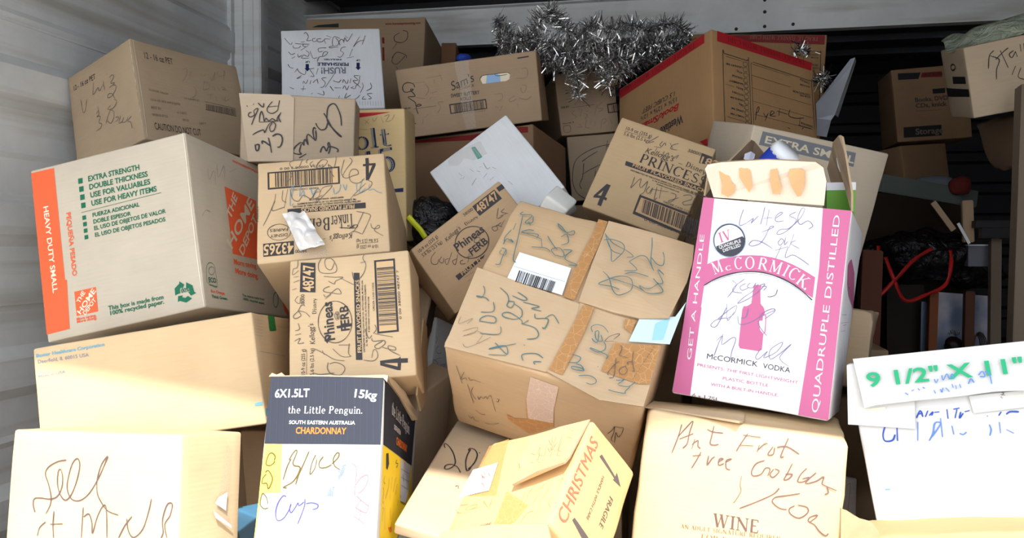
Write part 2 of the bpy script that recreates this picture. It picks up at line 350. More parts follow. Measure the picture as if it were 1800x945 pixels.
HEX={
'hd':'-10998,13353,12843 -11647,13765,15917 -10932,17498,12311 -11573,17911,15361 -7940,13383,13505 -8563,13800,16542 -7860,17530,12952 -8501,17943,16002',
'juice':'-13092,16897,16145 -13549,17189,18327 -12086,19584,16038 -12603,19864,18204 -10894,16100,16773 -11421,16378,18922 -9846,18795,16635 -10452,19058,18839',
'baxter':'-9786,11725,11267 -10074,11906,12927 -10062,13609,11016 -10362,13787,12688 -6299,12310,11794 -6626,12485,13511 -6591,14191,11578 -6891,14370,13250',
'sell':'-9205,10158,9027 -9281,10588,11940 -8985,11299,8866 -9073,11726,11770 -6199,9604,9200 -6301,10028,12110 -5979,10745,9039 -6087,11167,11926',
'penguin':'-5574,10286,9712 -5806,11495,12675 -6039,13119,8515 -6272,14328,11469 -3934,10561,9728 -4184,11767,12674 -4399,13395,8532 -4606,14609,11483',
'tinker':'-7003,13382,14243 -7378,14166,16008 -7504,16084,12927 -7866,16871,14685 -4829,13885,14462 -5212,14667,16207 -5328,16588,13150 -5690,17374,14907',
'phineas':'-5994,12460,12354 -6338,13233,14304 -6187,13562,11885 -6528,14336,13842 -4048,12874,12535 -4429,13640,14481 -4261,13973,12057 -4602,14746,14015',
'phineas2':'-4121,15452,13302 -4948,15339,14479 -4555,16537,13065 -5463,16409,14249 -2524,16426,14612 -3461,16292,15812 -2990,17505,14371 -3899,17377,15555',
'princess':'-2025,17551,15367 -1245,17997,17221 -1977,18522,15135 -1218,18963,16961 -112,17300,14655 648,17742,16480 -77,18268,14407 682,18710,16232',
'bigbrown':'-3831,14325,11543 -3538,12534,13079 -3099,16393,13814 -2774,14608,15359 -842,14149,10739 -529,12362,12263 -110,16217,13010 163,14422,14528',
'twod':'-4107,11903,10360 -4072,11841,10547 -3970,14882,11281 -3915,14825,11467 -2448,11950,9962 -2402,11890,10147 -2311,14929,10882 -2265,14870,11068',
'xmas':'-2432,10867,10021 -2961,10424,10820 -2087,12198,10988 -2617,11755,11787 -921,10070,10580 -1453,9626,11382 -603,11396,11563 -1107,10957,12335',
'mccormick':'-153,13404,12299 306,13685,15307 446,15768,12007 845,16038,15010 2048,12868,12052 2382,13125,15055 2588,15222,11772 2987,15492,14774',
'wine':'-864,12296,8903 -501,12447,12200 -741,14047,8816 -443,14184,12041 1911,12089,8646 2209,12226,11908 2034,13840,8560 2367,13986,11898',
'extra':'680,18511,13807 1409,18158,17006 -72,20327,14178 658,19974,17378 3523,19791,13300 4253,19439,16499 2771,21607,13671 3501,21255,16870',
'westlake':'-1666,23243,15884 -1745,24071,18891 937,25273,15394 859,26101,18402 705,20399,16729 639,21229,19737 3314,22429,16239 3226,23256,19248',
'fragile2':'76,28588,17718 229,27899,21226 271,30543,18093 424,29854,21601 4131,28233,17471 4238,27534,20938 4325,30188,17847 4478,29499,21354',
'sams':'-7038,21460,17351 -7232,21189,19059 -7342,24366,17771 -7512,24100,19488 -3513,21752,17747 -3632,21496,19474 -3779,24665,18169 -3949,24399,19887',
'sams2':'-3382,24371,17688 -3592,24347,19439 -4380,27499,17621 -4556,27482,19374 -1786,24876,17856 -1961,24859,19609 -2767,28008,17788 -2942,27991,19540',
'fbox':'-3077,24349,15845 -3231,24333,17648 -3540,27550,15834 -3676,27537,17643 -1399,24593,15974 -1536,24580,17783 -1862,27793,15962 -1999,27780,17771',
'undersams':'-7194,21863,14277 -7307,22281,17399 -6688,24292,13972 -6804,24709,17095 -3599,21141,14507 -3714,21559,17639 -3093,23570,14202 -3209,23987,17325',
'perish':'-9403,19273,17781 -9750,19962,19890 -9973,21065,17101 -10334,21751,19209 -7094,20058,17920 -7478,20740,20027 -7675,21848,17239 -8035,22534,19347',
'hdcom':'-11300,24397,17949 -11281,24820,21488 -11612,28243,17492 -11594,28666,21037 -7635,24689,17896 -7601,25115,21444 -7948,28534,17438 -7932,28957,20984',
'anim':'-8643,15839,16240 -8602,15856,17590 -8973,16922,16237 -8932,16938,17587 -6503,16491,16167 -6461,16507,17516 -6833,17574,16164 -6792,17590,17513',
'colt':'-7143,17813,14648 -7181,17801,17504 -7194,18712,14651 -7232,18699,17507 -5845,17887,14666 -5885,17874,17522 -5896,18785,14669 -5934,18773,17525',
'whitebox':'-4031,17384,14513 -5442,18210,16176 -3894,18493,14076 -5304,19319,15729 -2381,17677,15774 -3791,18503,17420 -2240,18787,15340 -3650,19613,16993',
'nine':'2659,12603,10645 2304,13009,12866 3232,15637,10152 2930,16054,12382 5998,11987,11210 5696,12403,13439 6624,15031,10726 6321,15448,12955',
'xtall':'6616,21836,17522 6284,21556,19101 6766,24116,17883 6413,23833,19539 9574,21560,18009 9266,21285,19616 9711,23839,18426 9403,23564,20033',
'books':'7092,31197,18084 6860,31229,20522 6970,33007,18024 6813,33055,20483 9447,31308,18215 9290,31355,20674 9360,33125,18175 9203,33173,20633',
'logo':'-5153,15567,12663 -5250,16614,13732 -5151,15853,12383 -5248,16900,13452 -4804,15582,12680 -4893,16630,13739 -4801,15868,12400 -4899,16915,13470',
'scrib':'-5002,16827,11836 -4947,17100,13110 -5502,16985,11894 -5437,17256,13030 -4787,17508,11728 -4722,17780,12864 -5283,17666,11719 -5218,17937,12854',
'panel':'-5129,15580,9567 -4587,14753,11863 -5594,15688,9715 -5052,14861,12012 -4773,16685,9881 -4231,15857,12177 -5238,16792,10029 -4696,15965,12326',
'gapbox':'-7309,13677,9144 -7563,13815,11324 -6837,14558,9144 -7091,14696,11325 -6566,13279,9256 -6820,13417,11437 -6094,14160,9255 -6348,14298,11436',
'gift':'-7116,12810,9079 -7161,12841,10277 -6778,13305,9079 -6822,13336,10278 -6461,12362,9115 -6505,12393,10314 -6123,12858,9115 -6167,12889,10313',
'redtape':'-7823,27402,19838 -7836,27692,21291 -7990,28726,19572 -8002,29016,21024 -7327,27462,19830 -7349,27751,21282 -7493,28786,19564 -7499,29078,21011',
'narrow':'-4049,28820,16087 -4121,28646,18856 -5075,29243,16087 -5147,29070,18855 -3896,29189,16114 -3969,29015,18883 -4922,29612,16114 -4994,29439,18882',
'smallw':'-2474,15802,15489 -2630,15959,15286 -2079,15818,15196 -2236,15974,14993 -2330,16228,15707 -2480,16386,15500 -1935,16244,15413 -2099,16399,15215',
'hbox':'2203,16381,12116 2387,16441,13503 2487,17530,12029 2671,17590,13416 3139,16142,12003 3326,16202,13395 3423,17291,11916 3606,17350,13302',
'goldw':'2365,14369,9644 2438,14573,10824 2003,14712,9607 2076,14916,10787 2776,14792,9545 2848,14996,10724 2414,15135,9508 2487,15339,10689',
'tray':'2175,11581,9789 2037,11713,10771 2480,12526,9715 2323,12654,10697 4293,10931,10215 4135,11059,11197 4598,11875,10141 4440,12003,11122',
'lowbooks':'7186,30474,16652 7022,30496,17890 6371,31722,16521 6221,31748,17775 8837,31560,16820 8694,31587,18074 8029,32810,16698 7878,32836,17952',
'bag2':'8028,25238,16616 7689,25095,17880 8950,25339,16774 8722,25219,18085 8232,23195,16454 8052,23085,17775 9210,23308,16634 8982,23188,17945',
}

DECALS={
'juice':r"""T|F|print|c|10|849,8292,3496,-100,14,556|12 - 16 oz PET
S|F|pen|13|15|3998,7954 3836,7300 3709,6827 4036,6848 4377,7086 4622,7168 4676,6820 4902,6805 5385,7206
S|F|pen|13|15|5449,7552 5495,6940 5538,6553
S|F|pen|13|15|6131,7900 6104,7999
S|F|pen|13|15|6429,7453 6810,7564 7091,7406 6954,7167 6494,6866 7077,6677 6771,6579
S|F|pen|13|15|6244,6494 6765,6552 7224,6325 7006,5898 6352,5569 5861,5644 5982,5935 6507,5802 6816,5169
S|F|pen|13|15|6702,5140 7013,4874 6792,4522 6227,4374 5614,4564 6133,4775
S|F|pen|13|15|1794,7047 1829,6283 1951,5607 2361,5780 2683,6703
S|F|pen|13|15|3906,4744 4232,4916 4276,4530 3915,4416 4454,4271 4136,3773 4526,3480 4238,3148 3596,3092
S|F|pen|13|15|4198,5373 4331,4583
S|F|pen|13|15|5154,3319 5518,3839 5960,4330
S|F|pen|13|15|5968,4370 6411,4012 6288,3404 5795,3079 5397,3447
S|F|pen|13|14|6557,3375 6961,3295 6755,3011 6487,3039
S|F|pen|13|14|7267,3252 6893,2670 7457,2675
S|F|pen|13|14|7671,2998 7371,2563 7937,2494 8214,2821
S|F|pen|13|14|8706,2706 8129,2422 8520,2131 8558,1544
T|R|print|c|10|1003,8254,2484,62,-11,681|12 - 16 oz PET
T|R|print|c|10|937,1106,4017,183,-20,717|CAUTION DO NOT CUT
T|R|faded|c|10|936,4982,1657,-49,4,195|CLOVER VALLEY
T|R|faded|c|10|939,3968,2525,126,-7,228|12/16 OZ 100% APPLE JUICE
T|R|faded|c|10|879,3159,863,46,-9,263|BEST BY
T|R|faded|c|10|889,2441,1299,122,-14,240|09/2010 07:22
T|R|faded|c|10|3047,3165,884,92,-15,226|4113 8775
T|R|faded|c|10|3475,2525,532,44,-12,227|09:22
T|R|faded|c|10|4951,2479,630,100,-22,224|3477
T|R|faded|c|10|3896,4852,1447,94,-9,216|VA GRAPE JC
B|R|faded|12|34|3|5919,4839 8892,4984 8851,4287 5842,4190
S|R|print|13|14|5865,5070 8901,5079
S|R|print|13|14|5769,4206 8829,4218
S|R|faintpen|13|12|4254,8021 4709,8248 4489,7421 4048,6729
S|R|faintpen|13|12|5102,8073 4840,7519
S|R|faintpen|13|12|5951,8024 6189,7896 6483,8075
S|R|faintpen|13|13|6891,7895 7022,7638 7472,8643 7209,7688
S|R|faintpen|13|13|7776,8826 7776,8334 8468,8622 8469,9118 8254,7970
S|R|faintpen|13|12|6173,7310 5921,6372
S|R|faintpen|13|12|6136,7300 6669,7152 6485,6618 5914,6332
S|R|faintpen|13|13|6798,6895 7151,6891 7002,6559
S|R|faintpen|13|13|7452,7068 7564,6706
S|R|faintpen|13|13|7831,7168 8270,7086 7868,6883 8423,6929
S|R|faintpen|13|12|6266,5883 6827,6085
S|R|faintpen|13|12|6595,5967 6448,5446
S|R|faintpen|13|12|7075,5993 7055,5405
S|R|faintpen|13|13|7618,6035 7806,5593
S|R|faintpen|13|13|8113,6259 7901,5617 8536,6071
S|R|faintpen|13|12|4993,6414 5190,6084 5003,5464 4624,5179
S|F|creaseline|13|15|9960,9880 9960,6561 9960,2789 9960,108
S|F|creasedark|13|10|9960,9812 9960,6497 9960,2752 9960,81
S|R|creaseline|13|13|210,9926 232,6646 228,2897 150,172""",
'hd':r"""P|F|orange|6||59,9830 1575,9815 1579,2493 40,2450
P|F|orange|6||40,3234 1691,3255 1535,487 40,446
T|F|cream|b|10|656,7698,69,-5034,331,5|HEAVY DUTY SMALL
T|F|orange|b|10|2090,7024,11,-3669,292,1|PEQUEÑA PESADO
T|F|green|b|10|3705,8530,3283,-42,4,320|EXTRA STRENGTH
P|F|green|6||3059,8837 3340,8828 3330,8520 3048,8529
T|F|green|b|10|3722,8046,3734,-57,5,319|DOUBLE THICKNESS
P|F|green|6||3070,8354 3351,8344 3341,8038 3060,8047
T|F|green|b|10|3739,7564,3820,-51,4,318|USE FOR VALUABLES
P|F|green|6||3082,7872 3363,7863 3353,7557 3072,7565
T|F|green|b|10|3757,7084,4150,-57,4,317|USE FOR HEAVY ITEMS
P|F|green|6||3094,7391 3375,7382 3365,7077 3084,7085
S|F|green|13|11|3070,6841 8166,6883
T|F|green|b|10|3757,6429,2987,-24,2,242|FUERZA ADICIONAL
P|F|green|6||3089,6640 3324,6641 3322,6399 3087,6398
T|F|green|b|10|3768,6042,2394,-33,3,242|DOBLE ESPESOR
P|F|green|6||3095,6259 3330,6260 3328,6019 3093,6017
T|F|green|b|10|3779,5657,4522,32,-2,241|EL USO DE OBJETOS DE VALOR
P|F|green|6||3101,5878 3336,5880 3334,5639 3099,5637
T|F|green|b|10|3790,5272,4431,-42,2,240|EL USO DE OBJETOS PESADOS
P|F|green|6||3107,5499 3342,5501 3340,5261 3104,5259
P|F|orange|6||2085,2480 3489,2463 3457,1096 2074,1104
T|F|cream|b|10|2356,1754,453,530,-199,169|THE
T|F|cream|b|10|2340,1127,1151,1104,-222,230|HOME
T|F|cream|b|10|2633,1031,812,695,-165,192|DEPOT
T|F|orange|b|10|2053,860,1249,-19,2,161|More saving.
T|F|orange|b|10|2055,708,1280,-15,2,161|More doing.
T|F|green|b|10|4113,1022,3440,-49,4,245|This box is made from
T|F|green|b|10|4201,730,3359,-22,2,244|100% recycled paper.
P|F|green|7||9016,1600 9370,1361 9429,986 9539,898 9210,814 9066,1041 9179,1051 9133,1237 8973,1334
P|F|green|7||9245,648 8879,495 8509,664 8381,625 8442,945 8711,931 8674,833 8864,762 9020,837
P|F|green|7||8273,1013 8285,1405 8596,1611 8613,1739 8883,1501 8758,1288 8683,1376 8538,1261 8543,1089
T|F|green|b|10|8560,1069,599,9,-4,245|100%
P|R|orange|6||2643,7564 5463,7393 4778,3450 2651,3435
T|R|card_hd|b|10|2786,5515,881,1620,-328,317|THE
T|R|card_hd|b|10|2567,3658,2634,3403,-377,518|HOME
T|R|card_hd|b|10|3472,3427,1828,2710,-298,357|DEPOT
T|R|orange|b|10|2636,2821,2010,0,0,351|More saving.
T|R|orange|b|10|2665,2282,1986,-86,9,354|More doing.
T|R|orange|b|10|3681,9423,2509,-15,1,210|www.homedepotmoving.com
S|R|green|13|10|250,1409 324,2132 474,2483 739,2607 953,2485 1026,2080 959,1242 304,1416
S|R|green|13|9|944,2172 930,2119 905,2067 871,2019 829,1977 782,1943 732,1919 681,1907 632,1905 588,1916 550,1937 520,1969 501,2009 492,2056 495,2106 509,2158 533,2210 567,2258 608,2300 655,2334 705,2358 756,2372 805,2373 850,2363 888,2342 918,2310 938,2270 947,2223 944,2172
T|R|green|b|10|430,1455,553,30,-9,292|ECO
T|R|green|b|10|427,1271,610,-49,4,88|OPTIONS
T|R|orange|b|10|507,893,1064,-26,2,170|Eco Orange.
T|R|green|b|10|498,598,1240,-26,2,170|Think Green.
T|R|green|b|10|3000,941,1950,-69,3,151|This box is made from
T|R|green|b|10|3049,724,1921,-103,5,152|100% recycled paper.
S|R|green|13|27|6333,1052 6307,943 6269,838 6222,742 6167,661 6108,599 6048,558 5989,541 5934,548 5886,579 5848,632 5821,705 5807,793 5806,893 5818,1000 5843,1109 5880,1213 5927,1308 5981,1390 6040,1453 6101,1496 6161,1514 6216,1509 6265,1478 6303,1425 6331,1352 6345,1262 6346,1161 6333,1052
P|R|orange|6||6627,1638 7307,1491 7244,40 6912,341
S|R|faintpen|13|8|40,2358 40,2767 75,2495
S|R|faintpen|13|8|1386,8276 1420,7633 1892,8320 1885,7437
S|R|faintpen|13|9|2198,8803 2195,7967 2825,8943 2748,8128
S|R|faintpen|13|9|3224,8610 3951,9063
S|R|faintpen|13|8|503,5266 833,5658 1172,5632
S|F|creaseline|13|19|9892,9960 9906,8507 9865,5388 9859,2523 9926,92
S|R|creaseline|13|19|40,9937 40,8266 40,5355 40,2485 40,75""",
'baxter':r"""T|F|blue|b|10|147,9098,3135,34,-1,329|Baxter Healthcare Corporation
T|F|bluegrey||10|209,8526,2318,-110,4,344|Deerfield, IL 60015 USA
T|F|bluegrey||10|178,7185,1238,82,-4,282|Made in USA
P|F|blue|6||9616,1943 9960,2010 9960,1705 9630,1700
P|F|blue|6||3700,1471 4165,1424 4123,1223 3704,1287
P|F|blue|6||2769,1595 3591,1412 3569,1296 2779,1500
S|R|bluegrey|13|7|372,9337 2189,9285
S|R|bluegrey|13|7|276,9056 2075,8994
S|R|bluegrey|13|7|183,8776 1964,8705
S|R|bluegrey|13|7|90,8498 1856,8417
S|R|bluegrey|13|7|40,8221 1751,8131
S|R|bluegrey|13|7|40,7944 1649,7847
S|R|bluegrey|13|8|5930,9017 8528,8924
S|R|bluegrey|13|7|478,6453 2851,6316 7372,6017
P|R|blue|6||243,1417 829,1299 506,648 40,838
P|R|greentape|12|tape|3854,9960 5486,9960 5530,8548 3742,8419""",
'sell':r"""S|F|pengrey|13|21|3510,8706 2990,8619 2455,8357 2281,8038 2515,7599 2732,7060 2730,6650 2495,6227
S|F|pengrey|13|21|1824,6256 1672,6591 1710,6870 2087,6924 2702,6908 3107,7045 3343,7432 3358,7911 3212,8262 3063,8173 3073,7624 3281,7156 3631,6902 3967,7190 4222,7812 4338,8496 4173,8798 3875,8547 3675,7788 3725,7314 4037,6957 4538,6950 5042,7311 5514,8003 5815,8619 5962,8961 5637,8613 5431,7932 5487,7333 5745,6947 6173,6573 6790,6424
S|F|pengrey|13|21|2080,5211 2183,5593 2533,5875
S|F|pengrey|13|21|2993,6392 2995,5782 3098,5188
S|F|pengrey|13|20|2826,5785 3582,5853
S|F|pengrey|13|20|4731,6658 4739,5892 4755,5302
S|F|pengrey|13|20|4794,6228 5091,6379 5306,5993 5377,5535 5588,6275 5892,6789 6081,6634 6220,5400
S|F|pengrey|13|20|6863,5442 7162,5976 7552,6422
S|F|pengrey|13|20|7265,6308 7384,5795 7692,5523 8164,5908 8446,6699 8554,7223
S|F|pengrey|13|19|9153,5591 9260,5847 9194,6355 9399,7007 9674,7053 9581,6568 9323,6170 9471,5612
P|R|cleartape|12|tape|7106,9537 8204,9233 8039,8184 7762,6667 8262,5640 5526,6504 6355,7690 6933,8636
P|R|white|40|paper|7288,7279 7078,6430 5161,6863 5714,7108
P|R|white|60|paper|4728,6566 7867,5741 7878,5603 7179,5760 5059,6235""",
'penguin':r"""P|F|navyblack|6||40,9960 4960,9960 9956,9960 9960,6946 5120,6956 84,6966
P|F|paleyellow|5||99,6958 1596,6951 1890,4877 69,4876
P|F|paleyellow|5||100,4876 285,4876 89,2927 40,2927
T|F|white|b|10|565,9008,2986,40,-19,382|6X1.5LT
T|F|white|b|10|7466,9039,1935,-94,69,378|15kg
T|F|white|s|10|1820,8303,6514,-3,1,328|the Little Penguin.
T|F|white|b|10|2020,7832,5681,-14,1,162|SOUTH EASTERN AUSTRALIA
T|F|orangeprint|b|10|2665,7414,4322,-17,4,290|CHARDONNAY
S|F|fluteline|13|7|153,9881 543,7018
S|F|fluteline|13|7|711,9882 1098,7018
S|F|fluteline|13|7|1270,9884 1652,7019
S|F|fluteline|13|7|1828,9885 2204,7019
S|F|fluteline|13|7|2386,9887 2757,7020
S|F|fluteline|13|7|2943,9888 3308,7021
S|F|fluteline|13|7|3501,9889 3860,7022
S|F|fluteline|13|7|4058,9891 4411,7023
S|F|fluteline|13|7|4615,9892 4962,7024
S|F|fluteline|13|7|5171,9894 5513,7025
S|F|fluteline|13|7|5728,9895 6064,7026
S|F|fluteline|13|7|6284,9896 6614,7027
S|F|fluteline|13|7|6840,9898 7164,7028
S|F|fluteline|13|7|7396,9899 7713,7029
S|F|fluteline|13|7|7952,9900 8261,7031
S|F|fluteline|13|7|8507,9902 8808,7033
S|F|fluteline|13|7|9062,9903 9355,7035
S|F|fluteline|13|7|9617,9905 9901,7037
S|F|penolive|13|20|1071,6245 1122,6415 882,6555 630,6542 458,6351 430,6075 776,6033 1050,6139 1118,6224
S|F|penolive|13|20|415,5738 651,5822 992,5592 1084,5424 984,5216 809,5050 636,5278 259,5278 257,5487 512,5675
S|F|penolive|13|20|968,4269 645,4228 329,4350 244,4555 350,4843 521,4822 764,4658 922,4412
S|F|penolive|13|20|2315,6267 2613,6566 2843,6694 2939,6630 2813,6395 2684,6183 2795,6035 3223,5993 3325,5887 3128,5593 2760,5321 2049,5113 2386,5092
S|F|penolive|13|20|1989,5425 2100,5718 2250,6034 2492,6310
S|F|penolive|13|20|3964,6653 3615,6142 3279,5677 3067,5238
S|F|penolive|13|20|4561,6505 4286,6143 4190,5720 4281,5678 4572,5932 4677,6313
S|F|penolive|13|20|5205,6420 4907,6186 4986,5953 5487,5954 5968,6082
S|F|penolive|13|20|5965,6103 6430,6359 6529,6551 6316,6572 6059,6316 6228,6019 6665,5873
S|F|penblue|13|20|2373,4720 2116,4761 1757,4473 1622,4106 1735,3822 1982,3742 2370,3863 2722,4188 2841,4433 2755,4229 2909,4066 3202,4270 3412,4474 3517,4352 3900,4516
S|F|penblue|13|20|3961,4639 3969,4352 3752,3945 3526,3601
S|F|penblue|13|20|4079,4434 4565,4476 5070,4395 5011,4252 4651,4198
S|F|penpink|13|16|7883,6108 8080,5855 8058,5353 8030,4772
S|F|penpink|13|16|8073,5228 8451,5521 8932,5648 9075,5481 8828,5105 8323,4856
S|F|penpink|13|16|8210,4773 8557,4609 9241,4345
S|F|penpink|13|16|8598,4609 8188,4281
S|F|penpink|13|16|8188,4281 9067,4079 9230,4447
S|F|penpink|13|16|8065,3955 9040,3593
S|F|penpink|13|16|8600,4241 8531,3794
S|F|bluegrey|13|20|6892,6042 6667,5558
S|F|bluegrey|13|20|6962,6013 6715,5574
S|F|bluegrey|13|20|7016,5983 6762,5591
S|F|bluegrey|13|20|7053,5954 6810,5608
S|F|bluegrey|13|20|7074,5924 6857,5625
S|F|bluegrey|13|20|7078,5895 6904,5642
S|F|bluegrey|13|29|5792,4766 5955,5056
S|F|bluegrey|13|29|5918,4746 6047,5098
S|F|bluegrey|13|29|6066,4746 6090,4973
S|F|bluegrey|13|29|6205,4747 6234,5119
S|F|bluegrey|13|29|6062,4994 6227,4767
S|F|bluegrey|13|29|6237,5098 6310,5161
S|F|bluegrey|13|27|6503,5843 6724,5747
S|F|bluegrey|13|27|6621,5894 6926,5789
S|F|bluegrey|13|27|6781,5936 7002,5844
S|F|bluegrey|13|27|6856,6000 7114,5937
S|F|bluegrey|13|27|6892,6042 7142,6043
S|F|bluegrey|13|27|6969,6084 7178,6085
S|F|bluegrey|13|27|6536,5608 6860,5663
S|F|bluegrey|13|27|6546,5536 6828,5592
S|F|bluegrey|13|27|6597,5465 6753,5537
S|F|bluegrey|13|27|7333,6170 7455,6192
S|F|bluegrey|13|27|7583,6171 7890,6045
S|F|bluegrey|13|9|5538,5354 6221,5494
S|F|bluegrey|13|9|6046,5556 6668,5852
P|R|navyblack|6||40,9899 9462,9899 8936,7327 400,7024
P|R|yellow|5||420,7011 8970,7294 9657,5056 4664,3247 684,2988
T|R|white|s|10|2018,8721,5708,17,-2,597|the Little Penguin.
T|R|white|b|10|2826,8152,1945,61,-8,234|SOUTH EASTERN
T|R|orangeprint|b|10|3628,7573,3436,154,-18,377|CHARDONNAY
P|R|print|6||1173,6753 1743,6865 2030,6418 1668,6092 1304,6137
S|R|pen|13|18|4053,6901 3664,6703 4397,6764 3870,6501
S|R|pen|13|17|1028,5752 868,5474 1247,5436
S|R|pen|13|17|2144,5812 2028,5358 1441,4815
S|R|pen|13|17|2899,5956 2568,4894
S|R|pen|13|18|3988,6100 3555,5632 3367,5339
S|R|pen|13|18|4365,5824 3949,5270
S|R|pen|13|17|813,5254 993,5063 857,4710 1026,4559
S|R|pen|13|16|958,4384 1102,4315 917,3963 1016,3806
S|R|pen|13|17|1437,4432 1727,3529
S|R|pen|13|17|2805,4568 3022,4063
S|R|pen|13|17|3654,4429 3108,3635
S|R|pen|13|18|4862,5141 4655,4843
P|R|silvertape|10|label|5054,7099 8550,7241 8093,5787 7247,5227 5467,5159
S|R|print|13|32|5904,6498 6314,6212
S|R|print|13|31|5391,5433 5582,5313
S|R|faded|13|13|5369,6665 8076,6791
S|R|faded|13|13|5408,6287 8021,6380
S|R|faded|13|13|5447,5912 7958,5996
S|R|faded|13|13|6408,7106 6378,5978
P|R|orangeprint|8||2534,3677 3413,3790 3598,3629 3110,3505
F|F|card_edge2|torn_edge|20 40 30 50 30 10 10 10 40 40 20 10 10 10|-140,9951 155,10104 557,10029 1010,10115 1290,9997 3675,10036 6905,10010 9957,10068 10345,10012 10278,9709 9919,9909 6912,9959 3686,9968 297,9943
F|R|card_edge2|torn_edge|30 60 50 60 80 100 80 40 30 20|65,10074 1670,10170 4849,10386 7199,10184 8618,10113 8450,9701 7339,9427 6489,9680 3938,9906 1248,9967""",
'anim':r"""F|F|card_flap|flap|30 30 30 30 30 30 30|-167,9902 2172,9968 4211,10008 4628,9551 4648,5888 4688,312 770,-31
S|F|marker|48|23|3375,9117 3275,8153 3206,7617 2783,7157 2388,7351 2339,7944 2752,8906
S|F|marker|48|23|2376,8079 3233,8283
S|F|marker|48|23|2015,8580 1985,8047 1788,8164 1507,8604
S|F|marker|48|23|1158,8483 1123,8242
S|F|marker|48|23|540,8129 621,7937
S|F|marker|48|23|3524,7377 3343,6564 3551,5916
S|F|marker|48|23|3489,7174 3262,6691 3156,6084 2797,6388 2490,6032 2249,6412 2101,5936 2008,6724 1841,7373 1696,6700 1673,5771
S|F|marker|48|23|1673,5771 3352,6099
S|F|marker|48|23|1015,5325 1195,6264 1524,7613 1405,7735 1177,7386 1226,6795 918,6481 721,6624 753,7023 985,7173
S|F|marker|48|23|2614,5710 2885,5864 3089,5481 2946,4674 2674,4521 2584,5177 2810,5725
S|F|marker|48|23|1117,3878 1502,4303 2044,4673 2168,4285 2425,5298 2614,5710
S|F|marker|48|31|2843,3804 3230,4164 3627,3928 3718,3139 3534,2332 3299,2249
S|F|marker|48|31|2494,3580 2667,2534 2816,1355
S|F|marker|48|31|2749,2276 2230,2900 1953,3013 1998,2619
S|F|marker|48|31|1373,2509 1464,1656 1659,1736 1703,2466 1452,2448
S|F|marker|15|33|8829,5838 8724,7301 8341,8741 8017,9049 7629,8548 7529,7470 7629,6275 8245,5123 8857,4236 8574,4481 8000,5504 7499,6933 7249,7581
S|F|marker|15|33|7629,6275 7447,5326 7055,5094 6731,5535 6563,6056
S|F|marker|15|33|6578,5190 6417,5377 6349,4704 6527,3518 6639,3927 6582,4990
S|F|marker|15|33|6446,3645 5961,4340 5811,3861 5946,2807 5737,3523 5583,3311 5592,2713 5388,3163
S|F|marker|15|33|5309,3157 4847,2457 4660,1780 4782,1457 5375,1368 5211,1821 5353,2894
S|F|marker|15|33|5808,1466 5185,823
S|F|marker|15|33|8537,1937 8570,2341 8127,2641 7731,2611 7582,1999 7333,2647 7140,2366 7031,1757
S|F|marker|15|33|7731,2611 7682,3142 7800,3218 7893,2423 7747,1610""",
